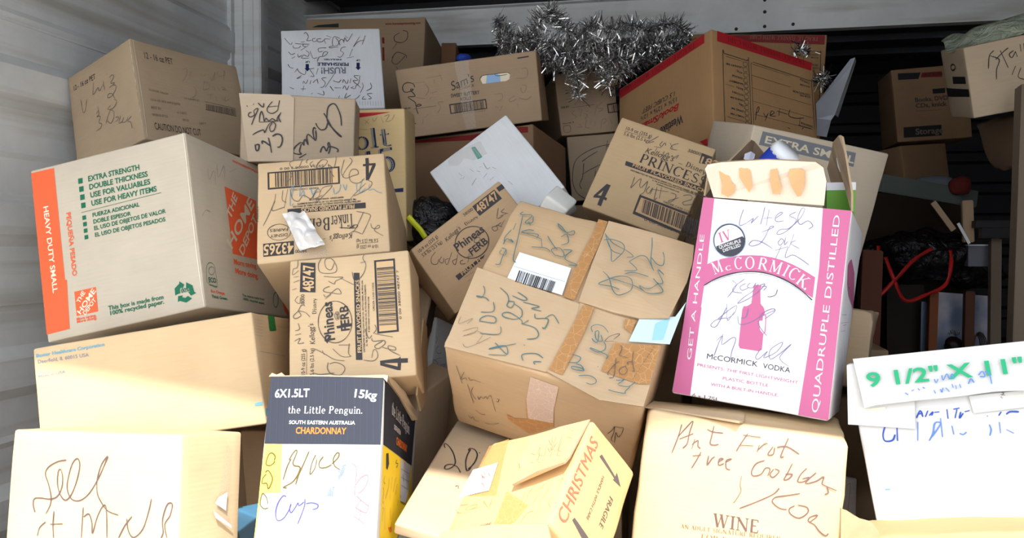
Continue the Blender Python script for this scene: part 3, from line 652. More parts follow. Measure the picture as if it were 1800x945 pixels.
'perish':r"""T|F|outline|b|10|6331,5055,-2436,20,-6,-796|RUSH!
T|F|navy|b|10|6660,5610,-3113,135,-15,-413|PERISHABLE
T|F|navy|b|10|5964,6123,-1733,87,-9,-207|INSULATED
T|F|navy|b|10|7825,5987,-389,37,-19,-231|UP
T|F|navy|b|10|2782,5981,-405,16,-8,-231|UP
P|F|navy|6||7447,5610 7765,5601 7738,5025 7881,5021 7568,4673 7309,5037 7421,5034
P|F|navy|6||2388,5623 2711,5609 2700,5072 2841,5066 2541,4697 2256,5092 2377,5087
S|F|pen|13|19|8489,9017 8120,7841
S|F|pen|13|19|8356,8425 7723,8246 7228,7606 7909,8900
S|F|pen|13|19|7198,9320 6801,8539 6586,8349 6397,8816 6268,8163
S|F|pen|13|19|6407,9080 6705,8740
S|F|pen|13|19|6275,8359 6078,8629 5808,8310 5894,7848
S|F|pen|13|19|5925,8700 5365,8982 5141,8464 5171,7808 5637,7857 5756,8312 5464,8848
S|F|pen|13|19|5733,7658 4906,7556 4807,7690 5222,7780
S|F|pen|13|19|5051,8861 4542,9140
S|F|pen|13|19|4941,8668 4322,8688 4460,8095
S|F|pen|13|19|4216,8561 4107,8368 3696,8381 3602,8711 4015,8763
S|F|pen|13|19|3597,8515 3235,8395 3140,8725 3451,8846
S|F|pen|13|19|3085,8596 2571,8546 2736,9064 2490,9596 2280,9405
S|F|pen|13|19|2364,8422 1954,8370
S|F|pen|13|19|2818,8082 1950,8149 1390,8219
S|F|pen|13|19|2713,7956 1936,7333
S|F|pen|13|19|2453,7769 2150,7909 2257,8165
S|F|pen|13|19|1946,7915 1738,7663 1229,7681 1183,8006
S|F|pen|13|19|327,8944 829,8213 1032,8141 1086,8398
S|F|pen|13|19|7114,7349 6764,6385
S|F|pen|13|19|7226,6371 6500,6200
S|F|pen|13|19|6454,7632 6037,7516 5920,7129 6218,6858 5891,6350 5587,6425
S|F|pen|13|19|3531,5853 3749,6426 4261,6537 4632,6979 4276,7057 4057,6545
S|F|pen|13|19|4126,7192 3765,7075 3673,7468 4035,7587 4496,7571
S|F|pen|13|19|3544,6369 3136,6320 2850,7236
S|F|pen|13|19|2730,6335 2020,6363 2230,6741 2632,6532 2743,6981 2444,7315
S|F|pen|13|19|2027,6748 1719,6503 1624,6892
S|F|pen|13|19|1365,6581 1008,6340
S|F|pen|13|19|1372,7031 1015,6852 715,7185
S|F|pen|13|19|646,5655 842,5265 1192,5122
S|F|pen|13|19|1595,5103 1285,4611
S|F|pen|13|19|1543,5042 1787,4587 2285,4310 2395,4812
S|F|pen|13|19|3391,4259 3611,5014
S|F|pen|13|19|3207,5031 2801,4921 3042,4401 3183,4015 2833,4094
S|F|pen|13|19|5209,4316 4250,2652
S|F|pen|13|19|4387,3838 3930,3730 4267,3213 4052,2722 3750,2673
S|F|pen|13|19|3479,3749 3562,3117 3425,3626 3065,3265
S|F|pen|13|19|2872,3588 2761,3093
S|F|pen|13|19|2573,3666 2362,3175 2169,3497 2063,3190
S|F|pen|13|19|1877,3952 1474,3846 1981,4199
S|F|pen|13|19|7732,3988 7480,2921 6994,3376 7503,3425 7120,3942 7631,3991
S|F|pen|13|19|6803,3634 6678,3070
S|F|pen|13|19|6545,3515 6373,3016 6090,3528 5975,3154
S|F|pen|13|19|5838,3536 5575,3229 5028,3436
S|F|pen|13|19|8705,3072 8773,2439 8249,2080
S|F|pen|13|19|7893,3098 7971,2592 7633,1851
S|F|pen|13|19|7712,2474 7376,2861 7152,2367
S|F|pen|13|19|7062,2620 6755,2504 7152,2367
S|F|pen|13|19|6564,2760 6343,2267 6162,2772 5946,2404
S|F|pen|13|19|5801,2534 5149,2555
S|F|pen|13|19|4849,2566 4705,2758 5036,2187
S|F|pen|13|19|8839,1745 8331,1701 8709,1187 8401,1074
S|F|pen|13|19|8017,1463 7799,1097 8200,1082
S|F|pen|13|19|7621,1602 7303,1240 7097,1124
S|F|pen|13|19|6328,1894 6103,1284 6718,1633
S|F|pen|13|19|4037,2226 4072,1731 3432,2005
S|F|pen|13|19|3034,2024 2833,1910
S|F|pen|13|19|2349,2552 1851,2578
S|F|pen|13|19|2158,2935 2046,2320
S|F|pen|13|19|761,2819 1205,2610
S|F|pen|13|19|5615,1610 5504,1306
S|F|faintpen|13|9|7286,869 7284,375
S|F|faintpen|13|9|7546,859 7544,364
S|F|faintpen|13|9|7807,849 7803,353
S|F|faintpen|13|9|8067,838 8063,343
S|F|faintpen|13|9|8328,828 8323,332
S|F|faintpen|13|9|8589,818 8584,321
S|F|faintpen|13|9|8850,807 8844,310
S|F|faintpen|13|9|9112,796 9105,299
S|F|faintpen|13|9|9373,786 9366,288
S|F|faintpen|13|9|9635,775 9627,276""",
'hdcom':r"""T|F|darkred|b|10|6677,9369,2941,34,-2,221|www.homedepotmoving.com
P|F|dkgreen|6||498,9282 1012,9470 2745,9582 2762,9240 1545,9262
P|F|darkred|6||6452,8290 6649,8286 6702,7758 6505,7761
P|F|darkred|6||6519,7439 6688,7436 6769,6268 6601,6270
S|F|marker|13|25|8176,8868 8561,8715 8558,8131 8153,7816 7588,7927 7498,8367 7906,8653
S|F|marker|13|25|7735,7779 7407,7273
S|F|marker|13|25|7372,6472 7770,6976 8478,6750 8602,6458
S|F|marker|13|25|7503,6689 7385,6181 7814,5959 8481,6677
S|F|marker|13|25|7754,5742 7903,5523""",
'colt':r"""P|F|redprint|6||1619,9769 7648,9748 4807,9540 1663,9386
T|F|grey|s|10|1285,6928,6484,305,-341,1499|olt
T|F|navy|s|10|1460,6925,6480,305,-341,1499|olt
T|F|grey|s|10|1723,4874,7050,434,-534,1793|45
T|F|navy|s|10|2022,4913,7042,434,-534,1792|45
P|F|navy|6||7741,3948 9580,4015 9568,3716 7730,3691
S|F|faintpen|13|12|3071,9233 3929,8902
S|F|faintpen|13|12|3944,9283 3204,8913
S|F|faintpen|13|12|4526,9338 4806,9079 5400,9451
S|F|faintpen|13|12|5979,9441 6394,8927
S|F|faintpen|13|12|6556,9432 7426,9545 6832,9047 7845,9158 8289,9531
S|F|faintpen|13|12|2172,8546 3623,8487""",
'tinker':r"""P|F|print|5||776,8946 6437,8927 6438,7109 813,7167
P|F|card_kel|7||930,8796 6302,8758 6302,7245 956,7328
B|F|print|12|46|11|1378,8797 5963,8739 5957,7252 1409,7338
P|F|print|6||8503,9554 8760,9551 8775,8957 9288,8951 9297,8720 8697,7232 8462,7220 8500,8707 8291,8705 8290,8936 8499,8950
P|F|card_kel|8||8758,8723 9014,8720 8734,7888
T|F|print||10|5595,9267,-3840,41,-2,-254|1  59234 00008 3 00 0
T|F|print||10|4751,6974,-2059,24,-2,-200|ORDER CASE CODE
T|F|print|b|10|6685,5753,-2650,45,-2,-160|©2009 DISNEY  WWW.DISNEY.COM
T|F|print|b|10|7652,5447,-4548,50,-1,-172|TM, ® ©2009 KELLOGG NA CO. AS TO KELLOGG ELEMENTS
T|F|print|b|10|7968,5216,-5219,33,-1,-171|DISTRIBUTED BY KELLOGG SALES CO., BATTLE CREEK, MI 49016 USA
P|F|print|6||2336,4999 8345,4966 8341,4409 2353,4539
T|F|card_kel|b|10|7484,4881,-4087,68,-5,-413|FRUIT FLAVORED SNACKS
T|F|print|s|10|7368,3941,-1793,-51,29,-1340|Tinker
T|F|print|s|10|5591,3781,-1690,22,-13,-1240|Bell
S|F|print|13|17|7002,2489 7377,2801 7650,2770 7551,2545 7185,2527 6278,2688
T|F|print|i|10|7222,2061,-1739,-92,22,-535|Kellogg's
S|F|print|13|12|5025,1726 5180,1742
S|F|print|13|11|2570,2772 2556,2600 2499,2440 2402,2298 2269,2183 2108,2098 1926,2049 1733,2038 1538,2065 1350,2130 1180,2228 1034,2356 922,2507 848,2673 816,2846 828,3018 883,3180 979,3323 1112,3441 1274,3527 1457,3577 1652,3588 1849,3560 2038,3494 2210,3394 2355,3264 2467,3112 2540,2945 2570,2772
T|F|print||10|2330,2639,-1309,9,-2,-304|DISNEY
T|F|print||10|2370,3149,-1377,41,-7,-305|FAIRIES
T|F|print|c|10|123,4058,-12,1494,-129,-1|FAIRIES
P|F|print|6||481,1857 2811,1844 2796,588 506,602
T|F|card_kel|cb|10|2777,1666,-2236,46,-16,-1013|43265
T|F|print|c|10|3782,934,-886,19,-5,-317|38000
S|F|print|13|9|7494,973 9126,950
T|F|print|c|10|9113,725,-1610,80,-13,-346|10-9 oz (255 g)
T|F|print|c|10|9156,1281,-1651,81,-12,-325|5.6 lbs (2.5 kg)
P|F|cleartape|10|tape|2033,4105 3554,4026 4973,1567 5477,136 5024,40 3316,85 2531,2683
S|F|pen|13|13|3569,9960 3516,9907 3225,9179 2752,9171 2517,9641 2756,9931 3232,9960 3614,9960
S|F|pen|13|13|3993,9960 3847,9742 3892,9546
S|F|pen|13|13|4369,9681 4129,9455 4266,9122 4413,9422
S|F|pen|13|13|5037,9795 4596,9020 5117,8958 5508,9548 5132,9784 4697,9389
S|F|pen|13|13|6232,9960 6066,8972 5967,8793 5595,9155 5768,8373 5992,7841
S|F|pen|13|13|6842,9584 6626,8650 6566,8150 6881,7608 7452,7792 7881,7931 7802,8383 7378,8433 7170,7825 7338,7178 7895,6989 8381,7434
S|F|pen|13|13|8652,7153 8925,6936 8715,6401 7855,5881 7480,5800 8455,6926
S|F|pen|13|13|7482,5861 6898,5012
S|F|pen|13|13|7274,9727 7453,9319 7004,8605 6704,8007 6695,7693
S|F|pen|13|13|471,3557 881,4546 1341,5930 1433,6650
S|F|pen|13|13|1387,5924 1157,5228 1250,4976 2085,5229
S|F|pen|13|13|1993,6950 1946,5975 2271,5691
S|F|pen|13|13|2367,7028 2084,5109
S|F|pen|13|13|2554,7006 2737,5999 3201,5696 3577,6264 4132,5827 4512,6398 4886,6476 4705,6871
S|F|pen|13|13|4705,6871 4318,5804 5066,6083
S|F|pen|13|13|5832,6984 5079,6826 4785,5994 4591,5403 5637,6634 5832,6984
S|F|pen|13|13|2561,8877 2700,8359 2369,7773
S|F|pen|13|12|7608,4147 8605,3734 8535,3144 7981,1848
S|F|pen|13|12|8156,4025 7551,2545 7262,2107
S|F|pen|13|12|7981,1848 7357,2214 6984,1963
S|F|pen|13|12|8659,2832 8733,2408 9046,2253 9327,2397 9199,2590 8905,2151 9253,1755 9560,1506
S|F|bluepen|13|17|2692,6250 2836,7344 2601,6877 2549,5291
S|F|bluepen|13|17|3399,7402 3297,6175 3581,6758 3668,6007
S|F|bluepen|13|17|4144,6939 4322,6173 4515,6645 4797,6735
S|F|bluepen|13|17|5920,6724 5998,6095 6380,6421 6489,7029
S|F|bluepen|13|17|7708,7010 7725,6141
S|F|bluepen|13|17|8189,7330 7906,5998 8436,6431
S|F|bluepen|13|17|8730,6771 8659,6160 8989,6247 9347,5899 9668,5778
S|F|bluepen|13|17|2642,5279 2828,5499
S|F|bluepen|13|17|6676,7007 6845,6366 6957,6974""",
'phineas':r"""P|F|print|6||7187,1332 8673,1410 8799,1537 8813,1374 9381,1347 9359,1004 8827,1028 8759,485 8524,506 7182,989
P|F|card_kel|8||7497,1119 8558,1049 8542,776
T|F|print|c|10|1276,806,9,1952,-310,1|10-9 oz (255 g)
T|F|print|c|10|1960,744,23,2017,-310,3|5.6 lbs (2.5 kg)
S|F|print|13|8|1398,791 1433,2670
T|F|print|i|10|2107,3075,-155,1642,-432,-35|Kellogg's
T|F|print|s|10|2225,5433,-15,1287,-344,-3|Disney
T|F|print|c|10|1271,6151,-23,952,-321,-7|38000
P|F|print|6||944,9748 2179,9610 2160,7173 871,7317
T|F|card_kel|cb|10|2005,7303,27,2187,-924,10|48747
S|F|print|13|13|5087,4517 5042,4155 4932,3820 4763,3526 4543,3289 4283,3120 3996,3027 3697,3014 3399,3082 3117,3228 2865,3444 2654,3721 2497,4045 2400,4400 2370,4768 2407,5132 2512,5472 2679,5773 2899,6017 3162,6192 3455,6290 3761,6304 4067,6233 4354,6082 4609,5859 4819,5575 4973,5245 5064,4886 5087,4517
T|F|print|b|10|3687,3253,-212,3070,-845,-50|Phineas
T|F|print|b|10|4872,3899,-92,1975,-701,-28|FERB
S|F|print|13|9|4106,5109 4099,5034 4083,4965 4059,4903 4027,4853 3989,4816 3948,4796 3904,4791 3861,4803 3821,4832 3785,4875 3755,4931 3733,4997 3720,5069 3716,5144 3722,5219 3738,5289 3763,5350 3794,5401 3832,5438 3874,5459 3918,5463 3961,5451 4002,5422 4038,5379 4068,5322 4089,5256 4102,5184 4106,5109
T|F|print|b|10|4048,4854,-38,533,-218,-13|AND
P|F|print|6||2923,3213 3269,3650 3413,3613 3077,3024
P|F|print|6||3826,4308 5041,4436 5058,4197 3883,4113
P|F|print|6||5347,8493 5821,8449 5810,1520 5303,1564
T|F|card_kel|b|10|5766,2082,14,5790,-315,1|FRUIT FLAVORED SNACKS
T|F|print|b|10|6040,2093,37,5714,-121,1|DISTRIBUTED BY KELLOGG SALES CO., BATTLE CREEK, MI 49016 USA
T|F|print|b|10|6261,2537,50,4876,-121,1|®, TM, © 2009 KELLOGG NA CO. AS TO KELLOGG ELEMENTS
T|F|print|b|10|6474,3596,69,2814,-109,2|© 2009 DISNEY WWW.DISNEY.COM
T|F|print||10|6958,5245,29,2292,-160,2|ORDER CASE CODE
P|F|print|5||7074,9367 8815,9387 8795,3453 7075,3435
P|F|card_kel|7||7246,9221 8668,9219 8637,3605 7240,3583
B|F|print|12|44|5|7265,4061 7277,8733 8681,8732 8628,4028
T|F|print||10|9076,4418,-3,3955,-196,0|0 00 38000 48747 7
S|F|pen|13|13|725,9960 664,9357 350,9261 290,8767 790,9095
S|F|pen|13|13|353,8575 791,8596
S|F|pen|13|13|355,8141 854,8280
S|F|pen|13|13|233,7537 606,7624
S|F|pen|13|13|732,7000 485,6658 856,6380 918,6860
S|F|pen|13|13|980,6247 734,5787 366,5462 490,5211 979,5403 795,5781 1348,5608 1713,5213
S|F|pen|13|13|735,4829 857,4343 493,4259
S|F|pen|13|13|493,3905 978,3977
S|F|pen|13|13|434,3441 918,3630 736,3237 1219,3249
S|F|pen|13|13|2682,9930 2425,9449 2544,8811 3230,8624 3856,8692 3929,9187 3502,9856 2996,9775 3049,9141 3485,8913 3746,9455
S|F|pen|13|13|2852,8409 3723,8268 4470,8199 3841,7946 3713,7710 3220,8002
S|F|pen|13|13|4220,8160 5323,7500
S|F|pen|13|13|3337,7558 2901,7413 2861,7170 3576,6982 4253,6858 3953,7317 3078,6721 2834,6927
S|F|pen|13|13|2953,6549 3451,6871
S|F|pen|13|13|3318,6271 2947,6062
S|F|pen|13|13|2058,2703 2771,2289 3595,1753 4420,1564
S|F|pen|13|13|1918,880 2506,713 3568,731
S|F|pen|13|13|2656,2531 2829,2168
S|F|pen|13|13|3115,1568 3046,1118 3331,696 4033,520 4398,883 4291,1233 3707,1514 3231,1443
S|F|pen|13|13|3980,2814 4899,2732
S|F|pen|13|13|4819,2855 4735,2110 4905,1865 4194,1928 3495,2568
S|F|pen|13|13|5835,7948 6229,8473 6378,9087 6146,9614 6283,9920
S|F|pen|13|13|5230,8566 5394,7803 5820,7515
S|F|pen|13|13|5944,9254 6387,9339
S|F|pen|13|13|5898,1492 6662,1368 7032,1681 6936,2151 6700,2171 6555,1607
S|F|pen|13|13|6758,3450 7014,3782 6910,4146
S|F|pen|13|13|6878,3440 8297,3061
S|F|pen|13|13|6623,3109 6731,2866 7568,2854 7612,2558 7060,2256 6834,2508 7446,2806
S|F|pen|13|13|7422,2342 8358,2029 8430,2255 7903,2417 8002,2060 8807,1585
S|F|pen|13|13|6114,3858 6384,3129 6633,3343""",
'phineas2':r"""T|F|print|c|10|501,8943,2082,143,-13,440|10-9 oz (255 g)
T|F|print|c|10|531,8244,2064,-76,7,439|5.6 lbs (2.5 kg)
S|F|print|13|10|554,8626 2468,8739
T|F|print|i|10|2936,7930,1691,235,-33,553|Kellogg's
T|F|print|s|10|5086,8073,1368,-111,15,435|Disney
T|F|print|c|10|5487,9122,1002,-47,8,407|38000
P|F|print|6||6600,9511 9100,9499 9154,8008 6608,8002
T|F|card_kel2|cb|10|6690,8305,2355,32,-6,1070|48747
P|F|print|6||9329,9508 9960,9490 9960,8834 9315,8899
S|F|print|13|17|6147,5651 6071,5224 5924,4832 5715,4495 5454,4230 5154,4050 4831,3964 4500,3977 4178,4089 3880,4293 3622,4580 3415,4936 3270,5343 3194,5779 3191,6224 3261,6654 3402,7048 3607,7386 3865,7651 4165,7830 4491,7913 4826,7897 5154,7783 5457,7576 5720,7288 5929,6932 6074,6527 6148,6093 6147,5651
T|F|print|b|10|3203,6124,2980,-52,8,1047|Phineas
T|F|print|b|10|3984,4610,1833,46,-10,900|FERB
S|F|print|13|11|5437,5749 5428,5685 5404,5625 5367,5573 5318,5530 5261,5499 5197,5481 5130,5478 5064,5490 5002,5515 4946,5553 4900,5602 4866,5660 4845,5722 4840,5788 4849,5852 4872,5912 4909,5964 4957,6007 5015,6038 5078,6056 5145,6059 5211,6047 5274,6021 5330,5983 5376,5934 5410,5877 5431,5814 5437,5749
P|F|print|6||1820,3813 4120,3775 4955,3713 4561,3427 3525,3324 1840,3106
T|F|card_kel2|b|10|2322,3309,2235,117,-11,494|FRUIT FL
S|F|faded|13|10|2352,2929 3288,2860
S|F|faded|13|10|2417,2317 2657,2314
S|F|pengrey|13|14|1629,7804 1068,7539 826,6914 1152,6454 1524,6841
S|F|pengrey|13|14|1835,6849 1450,6565 1601,6123 1936,6555
S|F|pengrey|13|14|2776,6510 1830,5593 1901,6234 2301,6051
S|F|pengrey|13|14|3054,5833 2379,4970 2354,5539 2744,5460
S|F|pengrey|13|14|3158,4811 2904,4917 2799,4584 3141,4287
S|F|pengrey|13|14|3901,5062 3356,4226
S|F|pengrey|13|15|3538,4834 4098,4477
S|F|pengrey|13|14|4235,5231 3961,4450
S|F|pen|13|15|8347,7347 7701,6406 8303,6209
S|F|pen|13|15|8762,6807 8329,6727 8757,6046
S|F|pen|13|15|8559,6205 8028,6415
S|F|pen|13|15|7767,5698 7258,5705 6844,5885 6821,5365 7154,5274 7289,5763 7599,5152
S|F|pen|13|15|8134,5663 7581,5354""",
'princess':r"""T|F|print|c|10|924,8829,2726,95,-13,374|10-9 oz (255 g)
T|F|print|c|10|941,8248,2678,96,-13,374|5.6 lbs (2.5 kg)
S|F|print|13|11|923,8691 3589,8781
T|F|print|i|10|3664,7257,2959,93,-19,595|Kellogg's
T|F|print|s|10|7885,7310,2121,-115,28,525|Disney
S|F|print|13|14|7153,7381 7560,7374
T|F|print|s|10|3487,6155,6985,-131,18,967|PRINCESS
T|F|print|c|10|7512,8776,1324,47,-13,356|38000
P|F|print|6||8850,9157 9960,9129 9960,8273 8984,8085
T|F|card_kel2|cb|10|9068,8173,2854,96,-24,705|18261
P|F|print|6||2266,5829 9960,5881 9960,5409 2353,5376
T|F|card_kel2|b|10|3068,5516,7887,-82,4,351|FRUIT FLAVORED SNACKS
T|F|print|b|10|3074,5035,7796,-11,0,146|DISTRIBUTED BY KELLOGG SALES CO., BATTLE CREEK, MI 49016 USA
T|F|print|b|10|5464,4799,5226,125,-3,116|®, TM, © 2009 KELLOGG NA CO. AS TO KELLOGG ELEMENTS
T|F|print|b|10|6005,4589,2324,-17,1,116|© DISNEY WWW.DISNEY.COM
T|F|print||10|7289,3115,3076,-123,9,216|ORDER CASE CODE
P|F|print|5||4902,3067 9960,2987 9960,1037 9960,769 5002,1027
P|F|card_kel2|7||5149,2841 9960,2740 9960,1021 5186,1312
B|F|print|12|40|8|5482,2772 11087,2644 11327,1130 5732,1451
T|F|print||10|6276,796,5358,-75,4,287|0 00 38000 18261 7
P|F|print|6||1436,2973 1873,2971 1821,1662 2063,1639 2076,1359 1788,1380 1832,636 1414,671 1380,1390 738,1218 722,1468
P|F|card_kel2|8||1408,2256 1394,1646 1074,1593
S|F|pen|13|16|4260,9303 3669,8519 3662,8354 4069,8665
S|F|pen|13|16|4865,8957 4718,8579 4938,8417 5122,8889 5305,8633
S|F|pen|13|16|5584,9059 6080,8594
S|F|pen|13|16|6403,9280 5935,8945 5883,8522 6532,8599
S|F|pen|13|16|4276,8173 4997,8276
S|F|pen|13|16|4600,8130 4549,7707
S|F|pen|13|16|5407,8023 5451,7554 5860,8028 5903,7560
S|F|pen|13|16|6239,7846 6558,7803 6864,8158 6746,7712
S|F|pen|13|16|3731,4579 3798,3884 3827,3384 4209,4355 4414,4592 4516,3990 4763,3764 4983,4325 5121,4537 5198,3451 4921,3030
S|F|pen|13|15|5490,4197 5337,3662 5647,3462 5808,4159 5834,3375
S|F|pen|13|15|6170,4375 6393,3114 6596,3349
S|F|pen|13|15|6588,4455 6818,3355
S|F|pen|13|15|5801,3997 7403,4291
S|F|pen|13|15|7625,4296 8158,4264 8197,3805 7923,3385 7739,3472 8526,4089
S|F|pen|13|15|8827,4441 9438,4755 9730,4394 9075,3827 9313,3604 9922,3917
S|F|pen|13|15|9960,4424 9960,4525 9960,3858 9960,3761 9960,3469 9960,3595""",
'sams':r"""T|F|print|i|10|3860,5931,1704,972,-172,1279|Sam's
T|F|print||10|4378,5900,1073,260,-19,328|CHOICE
T|F|print|cb|10|3716,4996,2059,-29,2,524|SWEET BUTTERY
T|F|print|cb|10|4371,4345,778,-14,2,469|ROLLS
P|F|print|5||3507,4076 6174,4140 6189,2721 3516,2646
P|F|card_sam|7||3600,3883 6096,3966 6114,2852 3597,2793
B|F|print|12|40|21|3797,3886 5992,3939 6003,2825 3795,2796
T|F|faded||10|4435,2403,1607,22,-1,166|0 78742 71544 9
T|F|print|cb|10|171,4212,587,-16,1,223|USE BY:
S|F|print|13|13|892,4075 2588,4112
T|F|print|cb|10|162,1750,772,110,-7,209|Form No. 8
S|F|print|13|12|229,1491 622,1488 601,584 211,543 229,1491
P|F|print|6||8668,9322 9458,9371 9476,9176 8679,9129
P|F|cleartape|11|tape|4294,9960 5275,9885 5217,7771 5231,5695 5254,2634 5236,122 4534,162 4343,2595 4431,6191 4280,8722
S|F|marker|13|26|1229,7140 1162,7648 801,7957 473,7769 356,7172 491,6644 914,6668 1106,6895 895,6883 1171,5897 644,5900 1104,5003 1132,4433 1522,4469 1325,4662 1121,4295 1187,3292
S|F|faintpen|13|16|2142,8211 3256,8317
S|F|faintpen|13|16|3100,8568 3244,7627
S|F|faintpen|13|16|2676,7924 2663,7232
S|F|faintpen|13|16|1070,7813 2001,7694
S|F|faintpen|13|16|2020,7480 2197,6525 1893,5700
S|F|faintpen|13|16|2368,5989 2764,6160
S|F|faintpen|13|16|1190,5681 1869,5357
S|F|faintpen|13|16|2168,5135 2330,5441
S|F|faintpen|13|16|3142,4523 2724,4565 2884,3823 2584,3061
S|F|faintpen|13|16|1597,2619 1945,3020
S|F|faintpen|13|16|1517,2499 1399,1682
S|F|faintpen|13|16|8895,7679 9264,7604 9173,6404 8462,6462
S|F|faintpen|13|16|8820,5407 9116,5190 8939,4347 8740,4470 8699,5029
S|F|faintpen|13|16|6823,4573 7305,4581 7336,3883 7042,3547
S|F|faintpen|13|16|8239,4055 7804,3620 7923,3244 8354,3611
S|F|faintpen|13|16|8497,3711 9026,3294 9387,3679
S|F|faintpen|13|16|6800,2919 6989,2592
S|F|faintpen|13|16|7285,2929 7069,2155
S|F|faintpen|13|16|8320,2931 8422,2214
P|F|cream|6||5940,7021 6123,7452 6432,7462 6311,6299 6059,6327
P|F|paleblue|7||6432,7462 7182,7432 7339,7183 7340,6292 6326,6308
P|F|cream|6||7150,7482 7865,7476 8051,7124 7963,6464 7734,6253 7326,6296 7319,7189
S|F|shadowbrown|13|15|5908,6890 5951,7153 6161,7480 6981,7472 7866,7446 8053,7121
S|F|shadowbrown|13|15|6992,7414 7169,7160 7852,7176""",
'sams2':r"""T|F|print|cb|10|480,4364,1434,74,-19,337|USE BY:
S|F|print|13|13|2258,4358 6130,4584
T|F|print|cb|10|474,1841,1855,87,-12,240|Form No. 8
S|F|print|13|12|536,1542 1563,1553 1549,584 569,568 536,1542
T|F|print|i|10|8994,6443,4595,749,-260,1484|Sam's
T|F|print|cb|10|8823,5554,5669,223,-25,583|SWEET BUTTERY
P|F|print|5||8301,4478 9960,4648 9960,3057 8352,3012
P|F|card_sam|7||8484,4267 9960,4413 9960,3189 8551,3190
B|F|print|12|30|4|9025,4271 13056,4348 13072,3172 9041,3197
S|F|faintpen|13|18|2660,3887 2224,3438 2926,2894 2518,2685
S|F|faintpen|13|18|3955,4024 3561,2841
S|F|faintpen|13|18|3477,4306 3442,3579
S|F|faintpen|13|18|4252,3270 4735,2989 4284,2419 4964,2728
S|F|faintpen|13|18|5087,3812 4662,3481
S|F|faintpen|13|18|6590,4549 6017,2890
S|F|faintpen|13|18|7528,4844 6536,4067 7538,3748 6713,3323
S|F|faintpen|13|18|3168,1662 3624,1140 2858,1203
S|F|faintpen|13|18|4526,2278 4264,1088 4893,916
S|F|faintpen|13|18|5436,2327 5073,1386
S|F|faintpen|13|18|6039,1917 5819,1085
S|F|faintpen|13|18|6785,400 7225,2068 7987,1887 7276,1334
S|F|faintpen|13|18|8658,2078 8826,1211""",
'fbox':r"""S|F|marker|13|23|2170,5987 3216,6610 4893,7416
S|F|marker|13|23|2446,5730 2091,3643 1495,2514 1756,1789
S|F|marker|13|23|1998,4003 3548,4703 5085,5288
S|F|marker|13|23|7187,8287 5075,8106 2784,7349 1205,6300 567,4704 402,2834 1000,1141 2408,95
S|F|marker|13|23|6623,8919 6253,7425
S|F|marker|13|23|4267,4412 4065,3489
S|F|marker|13|23|6301,8007 6801,8084""",
'undersams':r"""P|F|darkred|6||131,9918 5302,9760 8909,9929 9635,9825 9630,9370 8905,9401 5301,9306 160,9738""",
'whitebox':r"""P|F|cleartape|10|tape|3513,9960 6215,9300 5956,7697 4427,8002 3824,8810 2859,8539 2043,9196 2305,9723
P|F|teal|6||5045,9313 5430,9166 5382,7717 4863,7805
S|F|tealpale|13|12|5182,9071 5216,7874
S|F|tealpale|13|12|4964,9037 4857,7915
S|F|faintpen|13|11|2442,7926 2523,7342
S|F|faintpen|13|11|2709,7193 2402,7027
S|F|faintpen|13|11|3605,7509 3728,6992
S|F|faintpen|13|11|4498,6991 4728,6908
S|F|faintpen|13|11|5085,7140 5016,6361 5352,6294
S|F|faintpen|13|11|5534,6146 5743,5769
S|F|faintpen|13|11|3604,6264 3083,6069 2777,5906
S|F|faintpen|13|11|4736,5966 4154,5819
S|F|faintpen|13|11|5157,5214 4563,5181
S|F|faintpen|13|11|4020,6859 4280,6544
S|F|faintpen|13|11|2153,7227 2431,7210
S|F|faintpen|13|10|5959,3962 6085,3361""",
